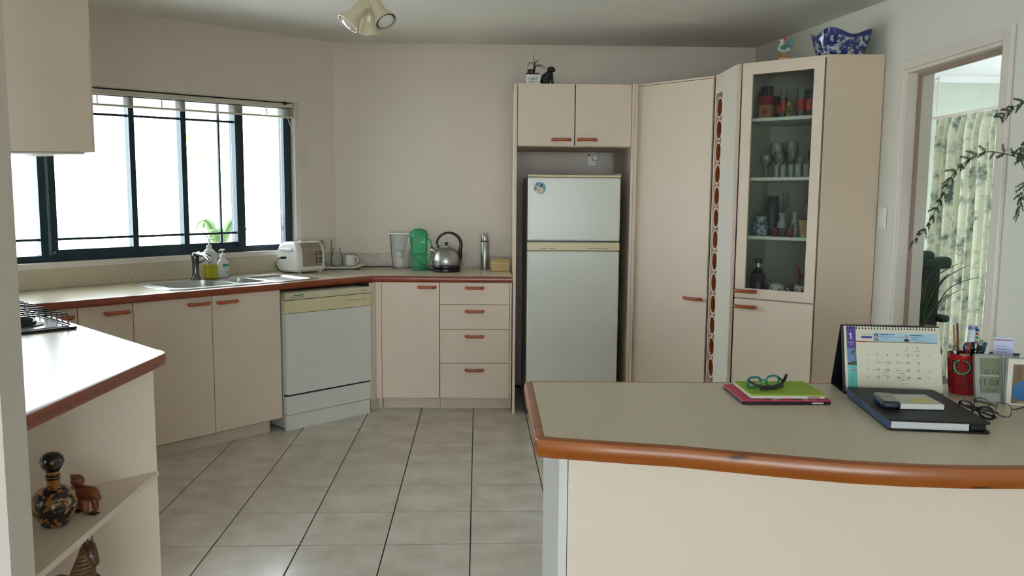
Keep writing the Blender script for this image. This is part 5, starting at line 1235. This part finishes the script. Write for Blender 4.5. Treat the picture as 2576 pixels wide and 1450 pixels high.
cr = N.new('ShaderNodeValToRGB'); L.new(vo.outputs['Distance'], cr.inputs[0]); e = cr.color_ramp.elements
e[0].position = .42; e[0].color = (*lin('9a6634'), 1); e[1].position = .50; e[1].color = (*lin('0e0a12'), 1); L.new(cr.outputs[0], b.inputs[0])
GF = m; GOLD = mat('gold_band', '9c6a34', .3, metal=.5); LACQ = mat('black_lacquer', '0f0c14', .15, coat=.8)
G().lathe([(.001,.001),(.030,.001),(.034,.004),(.036,.012),(.044,.022),(.056,.045),(.058,.065),(.050,.088),(.034,.103),(.018,.110),(.0165,.113)], 32).build('flask_body', GF, bt, smooth=True)
G().lathe([(.0165,.112),(.016,.150),(.018,.152)], 24).build('neck', GOLD, bt, smooth=True)
for z in (.131, .139): G().lathe([(.0165,z-.003),(.0185,z),(.0165,z+.003)], 24).build('neck_ring', mat('ring_dark', '1c2420', .3), bt, smooth=True)
G().lathe([(.012,.150),(.020,.156),(.028,.166),(.0305,.178),(.028,.190),(.018,.200),(.001,.203)], 28).build('stopper', LACQ, bt, smooth=True)
G().ball((.009,-.021,.179), (.010,.008,.008), 12, 8).build('gold_spot', GOLD, bt, smooth='all')
br = thing('bear_figurine', 'brown resin animal figurine behind the ornate flask', 'figurine', (-1.120, 2.262, .515), math.radians(-20))
BRM = mat('resin_brown', '5a2a14', .4, hex2='8a4a24', scale=30, bump=.5, bscale=80)
G().blob([(-.030,0,.040),(.0,0,.046),(.030,0,.052)], [.028,.028,.022], 14).build('body', BRM, br, smooth='all')
hd3 = G().ball((-.012,-.004,.086), (.020,.018,.019)).build('head', BRM, br, smooth='all')
G().ball((-.026,-.008,.098), (.007,.006,.008), 8, 6).build('ear', BRM, hd3, smooth='all')
G().blob([(.036,-.004,.062),(.052,-.008,.058),(.068,-.010,.048)], [.015,.013,.007], 12).build('second_head', BRM, br, smooth='all')
for x, y in ((-.035,-.014),(-.030,.014),(.022,-.016),(.030,.012)): G().blob([(x,y,.035),(x+.004,y-.002,.008)], [.012,.009], 10).build('leg', BRM, br, smooth='all')
for x, y in ((-.012,-.012),(.050,-.012)): G().box(x-.014, x+.014, y-.01, y+.008, 0, .004).build('foot_mark', BLACK, br, bevel=.001)

hz = thing('horse_figurine', 'brown horse figurine with ribbed mane on the lowest display shelf', 'figurine', (-1.105, 2.165, .154), math.radians(-15))
HM = mat('horse_brown', '3c2214', .4, hex2='6a4020', scale=40); HST = mat('horse_stripe', '8c7c5a', .4); HNV = mat('horse_navy', '141a30', .35)
G().blob([(-.060,0,.160),(-.01,0,.158),(.045,0,.165)], [.046,.044,.042], 16).build('body', HM, hz, smooth='all')
nk = G().blob([(.020,0,.190),(.032,0,.235),(.042,0,.270),(.046,0,.292)], [.038,.030,.024,.020], 14).build('neck', HM, hz, smooth='all')
for k in range(7):
    z = .208+.012*k; x = .024+.0035*k
    G().tube([(x+.035*math.cos(a)*(1-.055*k)*.95, .034*math.sin(a)*(1-.06*k), z+.006*math.cos(a)) for a in [2*PI*i/14 for i in range(14)]], .0018, 5, True).build('neck_band', HST, nk)
hd4 = G().blob([(.050,0,.298),(.064,-.004,.280),(.074,-.006,.262)], [.019,.015,.011], 12).build('head', HM, hz, smooth='all')
for y in (-.008, .008): G().tube([(.052,y,.308),(.056,y,.328)], [.005,.001], 6).build('ear', HM, hd4)
G().ball((.070,-.017,.283), .003, 8, 6).build('eye', mat('eye_pale', 'c8b8a0', .2), hd4)
G().tube([(.018+.045*math.cos(a), .044*math.sin(a), .196+.006*math.cos(a)) for a in [2*PI*i/16 for i in range(16)]], .006, 6, True).build('collar', HNV, hz, smooth='all')
G().blob([(.04,-.03,.205),(.058,-.036,.185),(.062,-.034,.160)], [.010,.012,.008], 10).build('saddle_cloth', mat('cloth_teal', '4a6a70', .5, hex2='a04048', scale=30), hz, smooth='all')
for x in (-.08, .05):
    for y in (-.022, .022): G().blob([(x,y,.14),(x+.004,y,.07),(x,y,.010)], [.018,.010,.010], 10).build('leg', HM, hz, smooth='all')
G().blob([(-.10,0,.17),(-.125,0,.14),(-.13,0,.08)], [.012,.012,.006], 8).build('tail', HNV, hz, smooth='all')
G().ball((.092,-.01,.200), (.022,.018,.010), 10, 6).build('front_ornament', HNV, hz, smooth='all')

# ------------------------------------------------------------------ study seen through the doorway
m = bpy.data.materials.new('curtain_cloth'); m.use_nodes = True; nt = m.node_tree; N = nt.nodes; L = nt.links
for x in list(N): N.remove(x)
out = N.new('ShaderNodeOutputMaterial'); df = N.new('ShaderNodeBsdfDiffuse'); tl = N.new('ShaderNodeBsdfTranslucent'); mxs = N.new('ShaderNodeMixShader'); mxs.inputs[0].default_value = .42
tc = N.new('ShaderNodeTexCoord'); n1 = N.new('ShaderNodeTexNoise'); n1.inputs['Scale'].default_value = 9; n1.inputs['Detail'].default_value = 6; n1.inputs['Roughness'].default_value = .65
L.new(tc.outputs['Object'], n1.inputs['Vector']); cr = N.new('ShaderNodeValToRGB'); L.new(n1.outputs[0], cr.inputs[0]); e = cr.color_ramp.elements
e[0].position = .34; e[0].color = (*lin('4f5d58'), 1); e[1].position = .52; e[1].color = (*lin('c8c6b4'), 1)
q = e.new(.42); q.color = (*lin('98a092'), 1); q = e.new(.62); q.color = (*lin('c0c6b0'), 1); q = e.new(.72); q.color = (*lin('b89c88'), 1)
L.new(cr.outputs[0], df.inputs[0]); L.new(cr.outputs[0], tl.inputs[0]); L.new(df.outputs[0], mxs.inputs[1]); L.new(tl.outputs[0], mxs.inputs[2]); L.new(mxs.outputs[0], out.inputs[0])
cu = thing('curtain', 'floral pleated curtain glowing in the study beyond the doorway', 'curtain', (3.70, 6.46, 0), 0)
g = G(); ny, nz = 240, 14; Ltot = 2.6
for i in range(ny+1):
    s = Ltot*i/ny
    for j in range(nz+1):
        z = .06+2.022*j/nz; t = j/nz; amp = .050*(1-.55*max(0, (t-.93)/.07)); ph_ = s*2*PI/.098
        g.v.append((amp*math.sin(ph_+.25*math.sin(z*2+s*3))+.006*math.sin(ph_*2.7+z), -s+.012*math.sin(ph_*.5), z+(.006*math.sin(ph_) if j == nz else 0)))
g.f = [(i*(nz+1)+j, (i+1)*(nz+1)+j, (i+1)*(nz+1)+j+1, i*(nz+1)+j+1) for i in range(ny) for j in range(nz)]
g.build('curtain_fabric', m, cu, smooth='all')
G().box(-.012, .012, -2.62, .03, 2.085, 2.105).build('curtain_rail', TRIM, cu)
for y in (0, -1.25, -2.55): G().tube([(0, y, 2.10), (0, y, 2.438)], .006, 8).build('rail_bracket', TRIM, cu)

ocm = mat('office_green', '2e4440', .7, var=.1, scale=50); ocb = mat('office_black', '101216', .5)
oc = thing('office_chair', 'dark green office chair in the study seen from behind', 'chair', (2.87, 5.2, 0), math.radians(8))
g = G().prism(rr_poly(-.24, .29, -.04, .05, .04), .975, 1.055); g.build('backrest_top', ocm, oc, bevel=.03, seg=4, smooth=True)
G().prism(rr_poly(-.15, .16, -.035, .045, .035), 1.02, 1.095).build('headrest', ocm, oc, bevel=.03, seg=4, smooth=True)
G().box(-.20, .205, -.03, .03, .56, 1.0).build('backrest', ocb, oc, bevel=.02, seg=3)
G().prism(rr_poly(-.26, .24, -.02, .42, .06), .42, .50).build('seat', ocm, oc, bevel=.02, seg=3)
for x in (-.27, .23): 
    G().box(x-.03, x+.045, -.06, .24, .618, .668).build('armrest', ocm, oc, bevel=.022, seg=3, smooth=True)
    G().box(x-.01, x+.02, .05, .09, .45, .62).build('arm_post', ocb, oc)
G().tube([(0,.2,.10),(0,.2,.42)], .025, 12).build('gas_lift', ocb, oc)
for k in range(5):
    a = 2*PI*k/5; l_ = G().tube([(0,.2,.09),(.26*math.cos(a),.2+.26*math.sin(a),.065)], [.022,.014], 8).build('base_spoke', ocb, oc)
    G().ball((.27*math.cos(a),.2+.27*math.sin(a),.028), .027, 12, 8).build('castor', ocb, l_)

ps = thing('plant_stand', 'small dark plant stand behind the door jamb in the study', 'stand', (2.41, 4.25, 0), 0)
G().prism(polar(0,0,.12,24), .60, .62).build('stand_top', mat('stand_wood', '3a2a1c', .5), ps)
for k in range(3): a = 2*PI*k/3+.5; G().tube([(.09*math.cos(a),.09*math.sin(a),.6),(.11*math.cos(a),.11*math.sin(a),0)], .010, 8).build('leg', MATS['stand_wood'], ps)
sp2 = thing('spider_plant', 'long-leaved green plant in a yellow-rimmed pot behind the door jamb', 'plant', (2.41, 4.25, .622), 0)
G().lathe([(.001,0),(.06,0),(.085,.09),(.088,.11),(.078,.11),(.07,.09),(.001,.085)], 24).build('pot', mat('pot_dark', '33251c', .5), sp2, smooth=True)
G().lathe([(.089,.100),(.092,.104),(.090,.118),(.080,.118)], 24).build('pot_rim', mat('pot_yellow', '8a7634', .4), sp2, smooth=True)
LG = mat('blade_green', '1f3318', .45, var=.3, scale=20); LG2 = mat('blade_green_light', '3a5a2a', .45, var=.3, scale=20)
def blade(pts, wd, m_, parent, name='leaf'):
    g = G(); P = [Vector(p) for p in pts]; n = len(P)
    # smooth the points
    Q = []
    for i in range(n-1):
        for k in range(4):
            t = k/4; a = P[max(i-1,0)]; b = P[i]; c_ = P[i+1]; d = P[min(i+2,n-1)]
            Q.append(.5*((2*b)+(c_-a)*t+(2*a-5*b+4*c_-d)*t*t+(3*b-a-3*c_+d)*t*t*t))
    Q.append(P[-1]); N_ = len(Q)
    g.tube(Q, [max(.0006, wd*math.sin(PI*(.12+.86*i/(N_-1)))) for i in range(N_)], 5, flat=.35); return g.build(name, m_, parent, smooth='all')
def ray3(px_, z): return (px_, 0, z)
random.seed(11)
tips = [((.115,-.02,.50),(.02,.0,.36)),((.20,-.01,.46),(.07,0,.38)),((.27,.0,.455),(.12,0,.37)),((.34,.0,.375),(.16,0,.33)),((.26,.01,.31),(.14,0,.27)),((.16,.0,.275),(.10,0,.24)),((.02,.02,.36),(.01,.01,.25)),((-.05,.02,.42),(-.02,.01,.3)),((-.12,0,.36),(-.06,0,.28)),((.10,.05,.37),(.05,.03,.26)),((.18,.04,.40),(.09,.02,.32)),((-.02,-.03,.34),(0,-.02,.22)),((.06,-.03,.33),(.03,-.02,.24)),((.14,-.03,.30),(.07,-.02,.22)),((-.18,.02,.30),(-.1,.01,.26)),((.05,.02,.40),(.025,.01,.28))]
for i, (tp_, md) in enumerate(tips):
    s = .95
    blade([(random.uniform(-.02,.02), random.uniform(-.02,.02), .09), (md[0]*.45, md[1]*.45, md[2]*.62), (md[0], md[1], md[2]), (tp_[0]*.75+md[0]*.25, tp_[1], (tp_[2]+md[2])/2+.03), tp_], .006, LG if i % 3 else LG2, sp2)

# asparagus fern hanging at the right
fn = thing('hanging_fern', 'feathery asparagus fern spraying in from the right edge', 'plant', (1.86, 2.30, 1.42), 0)
G().lathe([(.001,0),(.06,0),(.09,.10),(.095,.12),(.085,.12),(.075,.10),(.001,.09)], 24).build('pot', mat('pot_terracotta', '8a5038', .7), fn, smooth=True)
for k in range(3): a = 2*PI*k/3; G().tube([(.09*math.cos(a),.09*math.sin(a),.115),(0,0,.55),(0,0,zc0-1.42-.003)], .0018, 5).build('hanger_cord', WHITEP, fn)
FE = mat('fern_green', '26361e', .6, var=.35, scale=30)
def cat_rom(P, k_=5):
    P = [Vector(p) for p in P]; Q = []; n = len(P)
    for i in range(n-1):
        for k in range(k_):
            t = k/k_; a = P[max(i-1,0)]; b = P[i]; c_ = P[i+1]; d = P[min(i+2,n-1)]
            Q.append(.5*((2*b)+(c_-a)*t+(2*a-5*b+4*c_-d)*t*t+(3*b-a-3*c_+d)*t*t*t))
    Q.append(P[-1]); return Q
def frond(pts, spray, every, name='frond', start=2, dens=9, droop=.0):
    """wiry stem with side sprays, each spray set with tiny needle leaves"""
    Q = cat_rom(pts, 8); g = G().tube(Q, [.0018*(1-.6*i/len(Q)) for i in range(len(Q))], 5); lv = G()
    for i in range(start, len(Q)-1, every):
        t = (Q[i+1]-Q[i]).normalized(); fade = 1-.45*i/len(Q)
        for sd in ((1, -1) if every > 1 else (random.choice((1, -1)),)):
            if random.random() < .18: continue
            side = t.cross(Vector((0,1,0))).normalized()*sd
            d = (t*.75+side*random.uniform(.25,.8)+Vector((0, random.uniform(-.5,.5), -droop+random.uniform(-.15,.15)))).normalized(); Ls = spray*fade*random.uniform(.6,1.15)
            e_ = Q[i]+d*Ls; g.tube([Q[i], (Q[i]+e_)/2+Vector((0,0,.003)), e_+Vector((0,0,-.004))], .0007, 4)
            sv = d.cross(Vector((0,1,0))).normalized()
            for k in range(dens):
                b_ = Q[i]+d*Ls*(k+1)/(dens+1)
                for s2_ in (1, -1):
                    ll = .0125*fade*(1-.5*k/dens)*random.uniform(.7,1.3); tip = b_+(sv*s2_+d*.7).normalized()*ll+Vector((0, random.uniform(-.004,.004), 0)); w_ = d*.0016
                    lv.add([b_-w_, b_+w_, tip], [(0,1,2)])
    st_ = g.build(name, FE, fn); o = lv.build('needle_leaves', FE, st_); o['kind'] = 'stuff'
# fern local: world (1.86,2.30,1.42); spray sweeps left and down across the doorway
def W(x, y, z): return (x-1.86, y-2.30, z-1.42)
frond([(0,0,.12), W(1.70,2.3,1.545), W(1.585,2.3,1.538), W(1.47,2.3,1.553), W(1.385,2.3,1.500), W(1.345,2.3,1.415), W(1.305,2.3,1.330), W(1.262,2.3,1.288)], .042, 2, start=14, dens=9)
frond([(0,0,.12), W(1.74,2.28,1.66), W(1.60,2.28,1.70), W(1.53,2.28,1.68), W(1.49,2.28,1.645)], .045, 2, start=10, dens=9)
frond([(0,0,.12), W(1.75,2.28,1.62), W(1.65,2.28,1.62), W(1.57,2.28,1.58), W(1.555,2.28,1.53)], .045, 2, start=8, dens=9, droop=.3)
frond([(0,0,.12), W(1.76,2.26,1.55), W(1.65,2.26,1.52), W(1.57,2.26,1.46), W(1.553,2.26,1.37)], .060, 1, start=8, dens=10, droop=.3)
frond([(0,0,.12), W(1.76,2.24,1.53), W(1.66,2.24,1.50), W(1.60,2.24,1.45), W(1.56,2.24,1.42)], .060, 1, start=8, dens=10, droop=.3)
frond([(0,0,.12), W(1.80,2.20,1.50), W(1.68,2.20,1.42), W(1.60,2.20,1.37), W(1.575,2.20,1.33)], .045, 1, start=12, dens=9, droop=.4)
